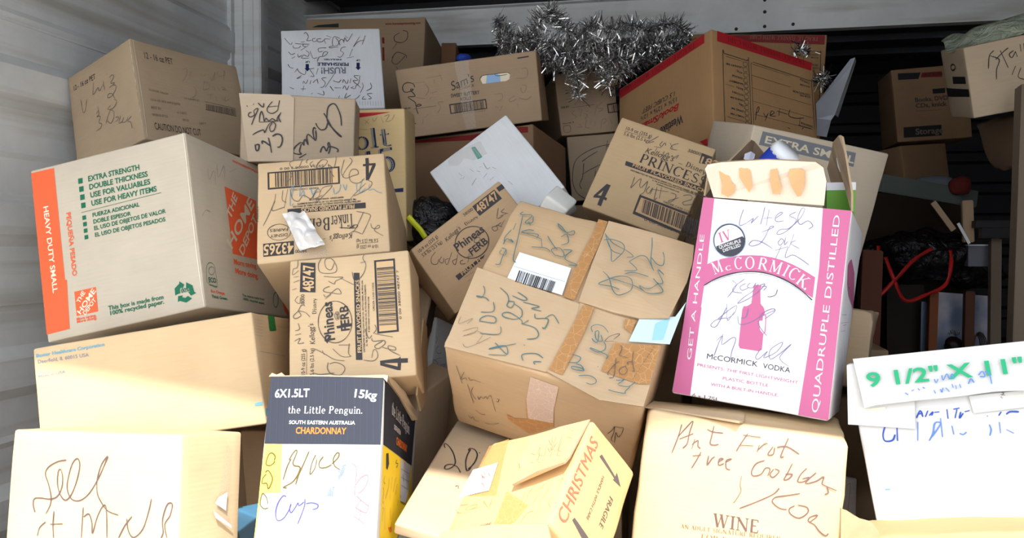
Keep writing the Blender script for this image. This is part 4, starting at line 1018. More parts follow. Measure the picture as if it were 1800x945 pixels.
'bigbrown':r"""F|T|card_big|flap|40 40 40 40 50 50|-200,4747 189,-200 5178,118 6011,419 5517,4293 2527,4522
P|T|label|45|label|1505,6390 4402,6268 4522,4503 1527,4554
S|T|labelline|53|6|1573,5395 4404,5318
B|T|print|54|26|17|1936,5235 4004,5156 4021,4423 2003,4479
P|T|browntape|58|tape|4797,6583 4985,5605 5199,4388 4645,4421 4758,5646 4741,6752
P|T|browntape|60|tape|4721,9960 5248,9960 5306,8209 5262,6893 5202,4427 4622,4450 4649,7358 4778,8921
F|T|card_big|flap|60 40 40 60 100 180 140 100 70 60|5284,10030 7700,10137 10033,10024 10222,8800 10246,7384 9926,4743 8600,4312 7271,4286 5440,4373 5350,6924
F|T|card_big|flap|40 40 30 30 40 50 60 80 80 70 50|5515,4448 6629,4708 8468,4482 9896,5034 9824,3706 9985,2181 9982,-123 8146,-488 8049,-524 5302,101 5416,1583
P|T|browntape|95|tape|5749,4254 6290,4234 6260,2679 6026,115 5327,188 5524,1930
P|T|browntape|98|tape|7911,4110 8454,4243 8415,3456 7996,3614
P|T|browntape|92|tape|7807,2696 8459,2798 9912,3277 9960,2093 9960,1054 9435,875 7648,969
P|T|paleblue2|110|label|8571,4330 10193,5097 10491,6155 10313,3439 8433,2911
P|T|cyanpatch|115||9374,4341 9960,4991 9960,3567 9459,3359
S|T|bluegrey|13|4|8490,4423 8494,3472
S|T|bluegrey|13|4|8553,4447 8546,3491
S|T|bluegrey|13|4|8617,4471 8598,3510
S|T|bluegrey|13|4|8680,4495 8650,3530
S|T|bluegrey|13|4|8744,4520 8702,3549
S|T|bluegrey|13|4|8807,4544 8754,3569
S|T|bluegrey|13|4|8871,4568 8806,3588
S|T|bluegrey|13|5|9520,4712 9510,3856
S|T|bluegrey|13|5|9626,4753 9676,3990
S|T|bluegrey|13|5|9758,4805 9771,3957
S|T|tealpen|128|18|6655,2781 6515,3041 6710,3251 7052,3270 7389,3012
S|T|tealpen|128|18|6736,2433 6887,2317 7051,2342 6930,2915 6785,2828 6961,2446 7246,2447 7091,2767
S|T|tealpen|128|17|7298,2465 7465,2288 7488,2027 7220,1796 6797,1879
S|T|tealpen|128|17|6813,1918 7372,1851 7706,1771 7709,1572
S|T|tealpen|128|17|6142,1272 6485,1263 6574,1162 6480,930 6078,784
S|T|tealpen|128|17|6923,598 6555,530 6351,554 6347,651 6776,708 6914,627 6738,826 6449,853
S|T|tealpen|128|17|6774,285 7245,455 7581,352 7610,170 7434,40 7212,40
S|T|tealpen|128|17|7474,1059 7458,1020
S|T|pen|128|15|8130,2529 8242,2434 8229,1993
S|T|pen|128|14|8121,1787 8217,1360 8306,774 8124,644
S|T|pen|128|15|8056,781 7997,889 8166,1440 8324,1662
S|T|pen|128|14|8694,1533 8477,1323 8495,1069 8719,1054 8811,1314 8652,1485
S|T|pen|128|14|8803,2437 8903,1873 9118,1394 9035,1396
S|T|pen|128|15|8903,1873 8693,1730 8777,1629
S|T|pen|128|15|8237,1963 8676,1989
S|T|pen|128|15|7349,2484 7760,2632
S|T|pen|128|15|7349,2484 7523,2854 7925,3138 7732,2725
S|T|tealpen|128|17|8456,636 8703,726 8818,800 8588,460
S|T|tealpen|128|17|9321,855 9089,515 8630,412
S|T|tealpen|128|17|9163,542 9014,204 9038,118 8598,40 8271,40
S|T|pen|128|12|9653,3027 9637,2939
S|T|pen|128|12|9616,2870 9599,2783
S|T|pen|128|12|9578,2714 9562,2626
S|T|pen|128|12|9541,2558 9525,2471
S|T|pen|128|12|9504,2403 9488,2317
S|T|pen|128|12|9467,2249 9451,2163
S|T|pen|128|12|9430,2095 9414,2010
S|T|pen|128|12|9394,1942 9378,1857
S|T|pen|128|12|9357,1790 9341,1706
S|T|pen|128|12|9321,1639 9305,1554
S|T|pen|128|12|9285,1488 9269,1404
S|T|pen|128|12|9249,1338 9233,1254
S|T|pen|128|12|9213,1189 9197,1105
S|T|pen|128|12|9177,1040 9162,957
S|T|tealpen|65|19|621,5186 843,5262 794,5753 790,6266
S|T|tealpen|65|19|566,6188 569,5931 883,5911 790,6266 520,6301
S|T|tealpen|65|19|515,6690 420,7051 551,7629
S|T|tealpen|65|19|517,6560 558,6968 967,6849 739,7032
S|T|tealpen|65|20|643,7662 616,8124
S|T|tealpen|65|19|755,8787 1102,7159 1373,5826 1595,5648
S|T|tealpen|65|20|678,9036 610,8804 1237,8961 1053,8347 1422,8479 1307,8917
S|T|tealpen|65|20|1214,8473 1398,8267
S|T|tealpen|65|20|1717,7975 1420,7938 1123,7632 1989,7803 2032,7552
S|T|tealpen|65|20|2281,7572 1100,7691
S|T|tealpen|65|19|1981,6876 2677,7051 3031,6912
S|T|tealpen|65|19|2281,7572 2542,7004
S|T|tealpen|65|19|2534,7859 3085,7321 3348,7150
S|T|tealpen|65|19|3402,6716 3034,7043 3397,7297 3743,7026 3778,6781 3381,6774
S|T|tealpen|65|19|3803,6854 4086,7338 3617,7242
S|T|tealpen|65|19|3238,8036 3448,8311 3725,7805 3425,7504
S|T|tealpen|65|20|2734,8876 2983,8759 3540,8343 3813,8439 3730,8682 3407,8431 2913,8666 2781,8892
S|T|tealpen|65|19|4086,7338 3907,6698 4660,6516 4220,6363
S|T|tealpen|65|18|592,3698 794,3405 792,2990 490,3007 964,3047 1220,2899
S|T|tealpen|65|18|1454,2921 1663,2530 1555,2321 1092,2163
S|T|tealpen|65|18|1257,1655 1964,1788 1887,2096 1469,2065 1237,1816 1278,1606
S|T|tealpen|65|18|2333,1696 2467,1360 2217,1163 1528,1009
S|T|tealpen|65|18|3171,279 2376,40
S|T|tealpen|65|18|2429,754 3194,339 2932,773 2276,329 3383,1041
S|T|tealpen|65|18|1433,3861 1907,3606 2136,3273 2172,2937 2423,2911 2431,3260 2114,3207
S|T|tealpen|65|18|2205,3591 2815,3514 2945,3677 2380,3890
S|T|tealpen|65|18|2470,3158 2924,2975 3077,2576 2801,2308 2243,2278 2164,2476 2499,2595 3152,2378 3268,2197 3484,2499
S|T|tealpen|65|18|3227,2182 3877,2198 4206,1935 4171,1651 3781,1454
S|T|tealpen|65|18|2854,3411 3708,3430 3367,3192 3883,3208
S|T|tealpen|65|18|3646,2952 3779,2719 4194,2871 4396,2833 4388,2331 4247,2334
S|T|tealpen|65|18|4194,2871 4498,3207 4945,2812
S|T|tealpen|65|18|3766,1126 3815,1069
S|T|tealpen|65|17|4039,276 3878,584 4464,849 4868,733
S|T|tealpen|65|17|4626,279 4535,403 4855,518
S|T|pen|65|7|271,1601 360,1180 860,1688 735,1309
S|T|pen|65|7|695,851 1275,1272 1273,942 840,627
S|T|pen|65|7|819,566 1315,1066
S|T|pen|65|7|1356,1080 1683,976 1593,406
S|T|pen|65|7|982,191 1305,92 2111,964
S|T|tealpen|173|19|5438,8775 6064,7808 6683,7699
S|T|tealpen|173|19|5516,8308 5860,8482 6395,8462 6653,8252 6697,7876 6518,7380 6320,7069 6088,7730 5719,8294
S|T|tealpen|173|19|5451,8734 6063,8246 6850,8022 7231,7826 7228,7723 6972,7597
S|T|tealpen|173|19|7850,9386 7999,8823 8209,7790 8509,7261
S|T|tealpen|173|19|7165,7376 7391,7719 7639,7988 7973,7949 8464,7309
S|T|tealpen|173|19|7165,7376 7688,7000 7096,6728
S|T|tealpen|173|19|7177,6556 7586,6796 8343,6811
S|T|tealpen|173|19|8632,8637 8801,8278 8848,7793 8539,7753 8127,8096
S|T|tealpen|173|18|6073,6301 6471,6046 6856,5402 7174,5172 7445,5313 7722,5652 7722,6045 7518,6365 7134,6377 6699,6131 6457,5882 6108,5477 6746,5556 7198,5514
S|T|tealpen|173|18|6413,6025 7744,6014 8341,5892
S|T|tealpen|173|18|8675,7475 9059,7217 8666,7389 9114,6754 8906,6591 8601,6792 8763,6655 9150,6369 9226,6123 8727,5847 8351,5857 8065,6100 8359,6057 8641,6168 8906,6591
S|F|pen|13|11|604,7904 793,6192 809,5910
S|F|pen|13|11|1026,7517 772,6394 1050,6754 1101,6505
S|F|pen|13|11|1220,6955 1302,6659 1470,6858 1724,6834 1884,6882
S|F|pen|13|12|1111,6076 1286,4334 1358,3768
S|F|pen|13|12|1430,5960 1291,5104 1521,4378
S|F|pen|13|12|1645,4942 1693,4524 1812,5003 1972,4908 2117,5326 2171,4996 2318,5559 2411,5412
S|F|pen|13|12|2386,5685 2590,3730
S|F|pen|13|12|2702,5495 2829,5448 2758,5097 2663,5169
S|F|pen|13|12|1413,2848 1738,2559 1986,2783
S|F|pen|13|12|939,1678 1059,1356 1219,1754 1262,1276 1541,1352
S|F|pen|13|12|1887,1402 2378,1680 2737,2194
S|F|marker|13|12|8544,5524 8745,6161 8831,6694 8826,5752 8756,4886 8887,4666
S|F|marker|13|12|8831,6694 9116,6762 9253,6868 9218,6065 9078,5475 8930,5994 8953,4556
P|F|cracktape|12|tape|4517,9389 5925,9278 5751,6510 5756,4735 4413,4306 4312,6560
P|F|browntape2|10|tape|4279,6522 4894,6559 5716,6614 5793,4280 4457,2159 3298,3196 3216,3931 3634,3651 4347,4161""",
'twod':r"""S|T|marker|13|24|463,6876 231,7155 277,7307 797,7108 1481,6615 2044,5967 2155,5540 1867,5143 1533,5054 1427,5345 1810,5577 2498,5503 3053,5081
S|T|marker|13|24|2835,7423 2812,6841 3015,6096 3522,5395 3711,5763
S|T|marker|13|24|2678,7215 2738,7480 3212,7470 3682,7074 3812,6439 3709,5891 3545,5591
S|T|marker|13|24|3765,7302 3866,7260
S|T|pengrey|13|11|3232,3855 3420,3965 3615,3725""",
'xmas':r"""P|T|browntape3|8|tape|40,9582 1194,9815 1960,9913 2508,7629 3185,5424 3690,3542 40,4266 40,7353
P|T|browntape3|8|tape|4527,3879 7284,2095 6426,75 4771,99
P|T|white|16|label|-423,7068 2128,7239 2703,4221 -441,4207
S|T|redpen|25|9|959,6542 1506,6004
S|T|redpen|25|9|807,6306 1587,5715 1580,6258 2122,5721
S|T|redpen|25|9|737,5646 1121,5960 1514,5464
S|T|redpen|25|9|1367,4967 1518,5197 2054,4678
S|T|redpen|25|9|1980,4564 2278,5020
S|T|redpenfaint|25|7|40,5058 596,4357
S|T|redpenfaint|25|7|40,5828 741,5378 432,4919
S|T|redpenfaint|25|7|40,6553 418,6260
S|T|redpenfaint|25|7|905,4810 794,4247
S|T|redpenfaint|25|7|1342,6862 1887,6319
S|T|redpenfaint|19|9|1173,3233 40,3253 76,2718 1201,2419 2061,2804 2067,3050 1399,3060 1016,2766 2628,2699
S|T|redpenfaint|19|9|2578,3323 3449,2558 3486,3279
S|T|redpenfaint|19|9|3435,2321 3891,3207
S|T|redpenfaint|19|9|1420,1238 2045,2319
S|T|redpenfaint|19|9|40,429 538,1394
T|T|pengrey||16|4458,991,-1002,-115,40,-399|5855
S|T|redpenfaint|13|8|6511,2221 6495,3451
S|T|redpenfaint|13|8|6927,2392 6891,3379 7203,3819
S|T|redpenfaint|13|8|7631,2144 8002,3921
S|T|redpenfaint|13|8|8196,1923 8610,3560
S|T|redpenfaint|13|8|7490,3393 8204,4010
S|T|redpenfaint|13|8|6997,3113 7773,3589
S|T|redpenfaint|13|8|8518,2591 8656,4054
S|T|redpenfaint|13|8|7228,543 7491,1328 8024,1474
S|T|redpenfaint|13|7|8211,734 8551,1621
S|T|redpenfaint|13|7|9024,1302 9413,1474 9093,2006 9262,2460
S|T|redpenfaint|13|8|9379,3052 9152,3965 9539,4150
S|T|redpenfaint|13|8|9473,3408 9440,4422 9572,4527
S|T|redpenfaint|13|8|9797,5002 9540,6366
S|T|redpenfaint|13|8|9602,6354 9437,7474
S|T|redpenfaint|13|8|9677,7286 9925,7576
F|T|card_xmas|flap|20 20 20 140 180 200 120 40 30|4303,9353 7032,9843 9765,9904 10035,5374 10064,4630 8111,4066 5607,3702 5164,5753 4602,6626
S|T|redpen|183|9|6614,6147 7208,5889 7251,6693 7470,5835 8042,5590
S|T|redpen|183|8|7789,6857 7987,5733
S|T|redpen|183|8|7739,7286 8234,6628 8011,7510
S|T|redpen|183|8|8341,7580 8458,6041 8701,6945
S|T|redpen|183|8|8812,7900 9031,6063 9334,5869
S|T|redpen|183|8|9214,8090 9710,7695 9349,7084 9798,7123
S|T|redpen|183|8|9085,5918 9510,5701
S|T|redpen|183|8|7433,5316 7841,5497
F|T|card_xmas|flap|30 30 30 40 40 40|-315,803 4767,677 9870,-79 10730,-1438 5143,-2777 -701,-2071
T|R|redpen|hand|10|876,8129,7780,-329,28,1715|CHRISTMAS
P|R|arrow|6||7870,6951 8209,6681 7761,3414 8222,3308 7550,1918 7345,3693 7555,3399
P|R|arrow|6||1649,7481 1952,7302 1785,4363 1642,3362 1155,4357
T|R|arrow|c|10|6745,5557,-4024,92,-4,-464|HANDLE WITH CARE
T|R|arrow|c|10|5952,3371,-2684,10,-1,-847|FRAGILE""",
'mccormick':r"""P|F|pink|6||40,9960 817,9960 1038,6640 1053,5041 1075,3862 69,3754 40,7455
P|F|pink|6||40,4322 1111,4440 1240,40 40,40
P|F|pink|6||8154,9960 9960,9960 9919,8604 9960,40 8153,40 8342,3831 8370,7107
P|F|pink|6||1041,6627 1405,6787 1979,6977 2643,7130 3307,7257 3977,7327 4647,7359 5322,7330 5999,7252 6680,7108 7361,6912 8191,6622 8187,5631 7613,5848 7006,6125 6322,6336 5641,6476 4964,6550 4292,6558 3628,6491 2969,6367 2317,6181 1675,5917 1060,5585 1020,5485
S|F|dkgreyprint|13|22|1042,5537 1684,5903 2328,6154 2979,6347 3637,6470 4301,6537 4972,6536 5649,6456 6330,6316 7014,6099 7619,5828 8175,5520
S|F|dkgreyprint|13|5|1061,5449 1703,5816 2346,6067 2997,6254 3655,6378 4319,6445 4988,6445 5665,6365 6346,6219 7030,6003 7635,5732 8178,5399
T|F|white|s|10|1649,6143,611,247,-406,536|M
T|F|white|s|10|2348,6385,489,146,-184,328|c
T|F|white|s|10|2943,6515,595,104,-193,586|C
T|F|white|s|10|3607,6613,732,66,-101,594|O
T|F|white|s|10|4439,6689,693,-37,59,592|R
T|F|white|s|10|5183,6644,795,-101,138,580|M
T|F|white|s|10|6060,6539,283,-79,284,546|I
T|F|white|s|10|6397,6484,624,-187,303,538|C
T|F|white|s|10|6989,6244,620,-258,392,501|K
T|F|white|b|10|7575,5996,118,-37,295,497|.
S|F|dkgreyprint|13|18|3344,8016 3352,7839 3309,7667 3215,7509 3076,7371 2899,7260 2692,7184 2465,7144 2229,7144 1996,7183 1777,7260 1584,7372 1426,7511 1312,7673 1248,7847 1237,8026 1280,8201 1375,8361 1517,8500 1698,8610 1910,8685 2141,8723 2380,8721 2613,8679 2831,8600 3021,8488 3174,8348 3284,8188 3344,8016
S|F|paleblue|13|10|3412,8021 3420,7834 3374,7651 3274,7482 3126,7335 2937,7218 2717,7136 2475,7094 2223,7094 1975,7136 1742,7218 1536,7336 1368,7484 1247,7656 1178,7842 1167,8032 1212,8218 1313,8388 1465,8536 1658,8653 1884,8733 2131,8773 2385,8771 2634,8726 2865,8642 3068,8523 3231,8375 3348,8205 3412,8021
P|F|dkgreyprint|9||1473,7560 3140,8204 3276,8120 3314,7961 3309,7802 3260,7648 3169,7507 3041,7384 2880,7285 2694,7214 2491,7174 2278,7167 2066,7193 1863,7253 1679,7342 1521,7457
T|F|pink|s|10|1716,7752,801,275,-300,465|IV
T|F|white|b|10|1709,7451,1404,459,-93,152|QUADRUPLE
T|F|white|b|10|2018,7311,1119,386,-97,150|DISTILLED
P|F|pink|7||4349,5818 4376,5895 4832,5914 4871,5793 4811,5756 4961,5025 5240,4806 5318,4597 5219,4463 5238,4217 3924,4074 3892,4508 4043,4774 4358,4963 4368,5713
P|F|pink|7||3882,4792 5139,4922 5322,4617 5061,4394 5022,4130 5150,3755 5401,3589 5434,2817 5228,2728 4024,2728 3912,2865 3832,4590
S|F|pink|13|15|5065,4394 5259,4512 5411,4431 5483,3727 5400,3621
T|F|dkgreyprint|w|10|1967,1975,3342,1,0,272|McCORMICK
T|F|dkgreyprint|w|10|5635,1952,1717,-14,4,267|VODKA
T|F|pink|w|10|1412,1529,6518,-49,2,154|PRESENTS: THE FIRST LIGHTWEIGHT
T|F|pink|w|10|3200,1084,2930,20,-2,154|PLASTIC BOTTLE
T|F|pink|w|10|2487,689,4335,34,-2,154|WITH A BUILT-IN HANDLE.
T|F|pengrey|s|10|1384,1,1779,-21,4,183|6 x 1.75L
T|F|white|w|10|944,1777,-417,6297,-315,-11|GET A HANDLE
T|F|white|w|10|9310,292,-14,9394,-430,0|QUADRUPLE DISTILLED
S|F|penlav|13|12|2965,9534 2851,9145 2847,8731 3256,8857 3717,9144 3596,8883 4032,9294
S|F|penlav|13|12|4372,9758 4328,9315 4242,8868
S|F|penlav|13|12|4690,9655 4631,8834
S|F|penlav|13|11|4393,9194 4974,9267
S|F|penlav|13|11|5188,9251 5600,9531 5429,9550 5177,9313 5258,9100 5749,9167
S|F|penlav|13|11|6455,9653 6076,9440 6559,9289 6296,8897 5776,8547 5411,8487 5578,8719 6143,8824 6793,9368 7005,9816 6796,9832 6630,9356 6845,9063 7300,9282 7661,9062 7405,8889
S|F|penlav|13|12|4396,8502 4987,8736 5137,8841 4893,8791 4651,8271 4375,7936 3897,7771 3669,7847 3927,8057 4530,8011 5250,7758
S|F|penlav|13|11|5737,8295 5565,8095 5715,7952 5923,8186 5737,8295
S|F|penlav|13|11|6013,8379 5996,8006 6208,8209
S|F|penlav|13|11|6517,8574 6307,7876
S|F|penlav|13|11|6690,8279 6392,8100 6999,7903
S|F|penlav|13|11|5431,7679 6215,7931
S|F|penlav|13|11|5802,7928 5541,7297
S|F|penlav|13|11|6256,7934 6143,7398 6607,7562 7119,7422 7725,7169
S|F|penlav|13|12|2881,5978 3224,5758 2754,5113
S|F|penlav|13|12|3706,6118 3110,5684 3076,5428 3671,5424
S|F|penlav|13|12|3830,5910 3486,5720 3647,5547 4037,5711
S|F|penlav|13|12|4114,5969 3943,5764 4285,5735 4485,6004
S|F|penlav|13|12|4661,5959 4319,5551 3872,5256 3476,4903 3677,4954 4213,5228 4799,5660 5070,5998 4754,5905
S|F|penlav|13|11|4888,5856 5214,5887 5044,5684
S|F|dkgreyprint|13|12|5925,5821 5850,5548 5544,5424 5340,5416
S|F|penlav|13|12|2757,4798 2920,4059
S|F|penlav|13|12|2335,3996 2925,4468 3417,4771 3364,4389 2920,4059
S|F|penlav|13|12|3823,4188 4139,4284 4223,4729
S|F|penlav|13|11|4888,4271 5311,4657 5846,4868 5912,4721 5370,4324
S|F|penlav|13|12|2786,4611 2600,4196 2271,3598 1906,3624 2206,3922 2888,4094 3001,3975 3348,4472
S|F|penlav|13|11|3601,4302 3767,3894 4317,3987 4950,4316 5579,4643 5934,4810 5713,4851 5242,4607 4984,4125 5210,3826 5647,3520
S|F|penlav|13|12|2823,3296 2607,2811 2423,2163
S|F|penlav|13|12|2451,2924 2798,3195 2836,2771 3422,3168 3692,3133 3543,2527 3530,2133
S|F|penlav|13|11|5377,2875 5109,2455 5298,2349 5813,2798 5619,2453 6318,2794 6666,3220 6568,3305 5968,2881 6042,2440 6574,2761 7232,3318 6666,2708 6708,2457 7240,2236
P|R|pink|8||870,7439 2665,7895 6467,7461 9960,5649 3714,6111 1903,6572
S|R|dkgreyprint|13|10|2499,4920 1787,6009 2681,6481 5880,6228 9960,5183
S|R|dkgreyprint|13|8|40,9022 40,9412
S|R|dkgreyprint|13|8|211,5030 3396,5152
S|R|dkgreyprint|13|8|1864,4564 4276,4693
S|R|pink|13|7|40,4633 5991,4863
S|R|pink|13|7|708,4258 3979,4367
S|R|faded|13|9|4110,3821 8245,2647
S|R|faded|13|9|2939,3520 5693,2366
S|R|faded|13|9|5551,3106 6735,2416""",
'wine':r"""T|F|brownprint|s|10|3971,5609,2291,48,-16,546|WINE
T|F|brownfaint|s|10|2419,5285,4871,238,-12,173|AN ADULT SIGNATURE REQUIRED
T|F|brownfaint|s|10|3475,5032,3053,128,-10,173|FOR DELIVERY
S|F|brownpen|13|21|1896,9633 1778,9059 1558,8371
S|F|brownpen|13|21|1774,9091 2178,9573 2439,9837 2328,9330 2274,8864 2070,8639
S|F|brownpen|13|21|1864,9005 2524,9324
S|F|brownpen|13|21|2630,9109 2533,8670
S|F|brownpen|13|21|2523,8865 2791,9066 2821,8841 2964,8749
S|F|brownpen|13|21|3508,9784 3449,9351 3415,9021 3612,8983 3834,9046
S|F|brownpen|13|21|3186,9590 3503,9522 3999,9544
S|F|brownpen|13|21|5196,9687 4913,9228 4730,8879
S|F|brownpen|13|21|4981,9593 5843,9615
S|F|brownpen|13|21|4847,9154 5517,9215
S|F|brownpen|13|21|5732,8988 5808,9288
S|F|brownpen|13|21|5772,9090 6024,9351 6203,9408
S|F|brownpen|13|21|6474,9317 6257,8966 6512,9002 6551,9296
S|F|brownpen|13|21|7160,9764 6882,8991 7031,8980
S|F|brownpen|13|21|6660,9311 7128,9409 7741,9176
S|F|brownpen|13|21|3007,8605 2826,8220 2625,7865
S|F|brownpen|13|21|2610,8386 3024,8477
S|F|brownpen|13|21|3406,8498 3381,8103 3573,8391 3712,8508
S|F|brownpen|13|21|3891,8306 4137,8471 3949,8444 3945,8184 4198,8285
S|F|brownpen|13|21|4265,8359 4547,8529 4294,8428 4335,8110 4529,8073
S|F|brownpen|13|21|6141,8693 5754,8508 5572,8160 5669,7981 6027,8098 6216,8383 6438,8383 6363,8084
S|F|brownpen|13|21|6619,8409 6464,8163 6624,8058 6884,8352 6656,8415
S|F|brownpen|13|21|7461,8754 7260,8279 7141,8038 7354,8101 7512,8316 7188,8268
S|F|brownpen|13|21|8163,8664 7906,8373 7795,8070 8013,8070 8284,8237 8611,8538
S|F|brownpen|13|21|7999,8195 8348,8309 8163,8029 8650,8194 8983,8432 8943,8142 9169,8047 9646,7939
S|F|brownpen|13|20|9169,8047 9268,7808 9098,7720
S|F|brownpen|13|21|6966,7661 6707,7367 5946,6931 5173,6544
S|F|brownpen|13|21|7960,7585 7291,7390 6830,7257 6708,7047 7062,6845 7428,6837
S|F|brownpen|13|21|7768,7047 7532,6884 7629,6676 8039,6578 8405,6856 8344,7070 7907,7100
S|F|brownpen|13|21|8554,6497 8815,6727 8840,6826 8532,6685 8479,6518 8780,6404 9020,6186 9322,6042 9452,6156
S|F|brownfaint|13|14|5117,7900 5090,7510 5159,7262 4948,6844 4850,6727
F|T|card_wine|flap|10 10 10 10 40 60 40 10|7,8608 2776,6541 4780,7059 5017,5735 4937,466 4713,-700 884,790 -133,1294""",
'extra':r"""P|F|greyprint|6||672,9722 7566,9614 7653,8736 627,8876
T|F|card_extra|b|10|979,9065,6601,-120,9,460|EXTRA SMALL""",
'westlake':r"""P|F|redprint|6||9380,9905 9361,9151 143,9035 40,9871
T|F|darkred|s|10|8424,9722,-7746,71,-3,-446|FRAGILE: HANDLE WITH CARE
T|F|print|i|10|6418,6613,-3602,130,-10,-423|1.5 CUBIC FEET
T|F|print||10|6551,6032,-3898,95,-7,-422|15¾ x 12⅝ x 12½
T|F|redprint|ib|10|6793,5380,-4141,59,-5,-558|Book/Small
T|F|print|b|10|7129,4281,-2316,-128,28,-743|Westlake
P|F|redprint|6||8677,1334 9411,1273 9418,664 9116,847
P|R|redprint|6||537,9960 9951,9960 9782,9203 503,9082
T|R|darkred|s|10|9087,9909,-7745,-154,7,-420|FRAGILE: HANDLE WITH CARE
S|R|print|13|22|1086,8216 3198,8208 3395,8095 3390,2094 3224,1915 1226,1873 992,2008 981,8019 1086,8216
S|R|print|13|23|3812,8261 9433,8239 9699,8078 9709,4010
S|R|print|13|22|3621,8047 3732,8192
S|R|print|13|22|3621,8047 3642,3071
S|R|print|13|14|1224,8011 2785,8033
S|R|print|13|15|3763,8065 7510,8093
S|R|print|13|15|3647,7097 7507,7134
S|R|print|13|15|3643,6036 9544,6120
S|R|print|13|15|3615,4922 9622,5015
S|R|print|13|15|3739,3857 9542,4003
S|R|print|13|14|1177,5687 1990,5663
S|R|print|13|14|1207,3040 2817,3025
S|R|print|13|14|2884,8005 3214,8032 3211,7739 2882,7701 2884,8005
S|R|print|13|14|2881,7544 3210,7570 3208,7278 2880,7242 2881,7544
S|R|print|13|14|2880,7086 3207,7110 3206,6819 2878,6785 2880,7086
S|R|print|13|14|2879,6629 3205,6652 3204,6362 2878,6329 2879,6629
S|R|print|13|14|2879,6175 3204,6196 3203,5907 2878,5876 2879,6175
S|R|print|13|14|2879,5722 3203,5742 3203,5455 2879,5425 2879,5722
S|R|print|13|14|2880,5271 3203,5289 3203,5004 2880,4975 2880,5271
S|R|print|13|14|2881,4822 3203,4839 3203,4554 2881,4527 2881,4822
S|R|print|13|14|2882,4375 3203,4390 3204,4106 2882,4081 2882,4375
S|R|print|13|14|2884,3929 3204,3943 3204,3660 2884,3636 2884,3929
S|R|print|13|14|2885,3485 3205,3497 3205,3216 2885,3192 2885,3485
S|R|print|13|14|2886,3041 3205,3053 3206,2772 2887,2750 2886,3041
S|R|print|13|14|2888,2600 3206,2611 3207,2331 2888,2309 2888,2600
T|R|print|b|10|2770,7562,-1486,-80,8,-162|LAUNDRY RM
T|R|print|b|10|2767,7098,-556,84,-23,-172|ATTIC
T|R|print|b|10|2765,6635,-987,13,-2,-164|GARAGE
T|R|print|b|10|2764,6176,-1291,-32,4,-161|BASEMENT
T|R|print|b|10|2763,5718,-588,83,-21,-168|BATH
T|R|print|b|10|2763,5261,-1004,20,-3,-162|KITCHEN
T|R|print|b|10|2763,4807,-1197,-6,1,-160|DINING RM
T|R|print|b|10|2763,4354,-388,118,-45,-169|DEN
T|R|print|b|10|2763,3903,-1120,13,-2,-159|LIVING RM
T|R|print|b|10|2763,3453,-1215,2,0,-158|FAMILY RM
T|R|print|b|10|3180,2145,-1432,16,-2,-168|BEDROOM
T|R|print|b|10|2728,2425,-945,10,-2,-157|MASTER
T|R|print|b|10|9500,8086,-956,111,-19,-183|CONTENTS FROM
T|R|print|b|10|9487,7034,-1785,-108,9,-169|CONTENTS FROM
T|R|print|b|10|9575,4299,-1231,57,-7,-172|CONTENTS FROM
T|R|print|b|10|9474,7752,-968,-54,7,-146|ROOM
T|R|print|b|10|9498,6829,-1065,-75,9,-144|ROOM TYPE
S|R|marker|13|24|3817,3385 4013,4363 4211,4578 4128,4172 3845,3992
S|R|marker|13|24|4631,4186 4805,3899 5010,4170
S|R|marker|13|24|5081,4298 4724,3549
S|R|marker|13|24|5197,4105 5666,4444 5415,4548 5262,4121 5780,4194
S|R|marker|13|24|6216,4918 6112,4333
S|R|marker|13|25|5940,4680 6988,4665
S|R|marker|13|25|7289,5137 7115,4585 7780,4527 8681,4777
S|R|marker|13|25|8266,4706 8141,3941
S|R|marker|13|25|8012,4021 9378,4020
S|R|marker|13|24|6911,3527 7172,3479
S|R|marker|13|25|8548,3929 8397,3722
P|R|redprint|6||532,1222 2499,1307 2430,814 580,530""",
'fragile2':r"""P|F|redprintdk|6||2874,9960 9863,9960 9848,9184 3116,9429
T|F|brownfaint|s|10|9361,9805,-4992,162,-8,-329|FRAGILE: HANDLE WITH CARE
S|F|print|13|25|8391,8625 9528,8556 9634,8359 9767,4804 9664,4633
T|F|print|b|10|9464,8380,-777,60,-8,-131|CONTENTS FROM
T|F|print|b|10|9478,8138,-493,40,-8,-131|ROOM
T|F|print|b|10|9513,7531,-494,50,-10,-132|SPECIAL
T|F|print|b|10|9528,7276,-399,40,-10,-132|NOTES
S|F|print|13|17|9600,4913 9745,4859""",
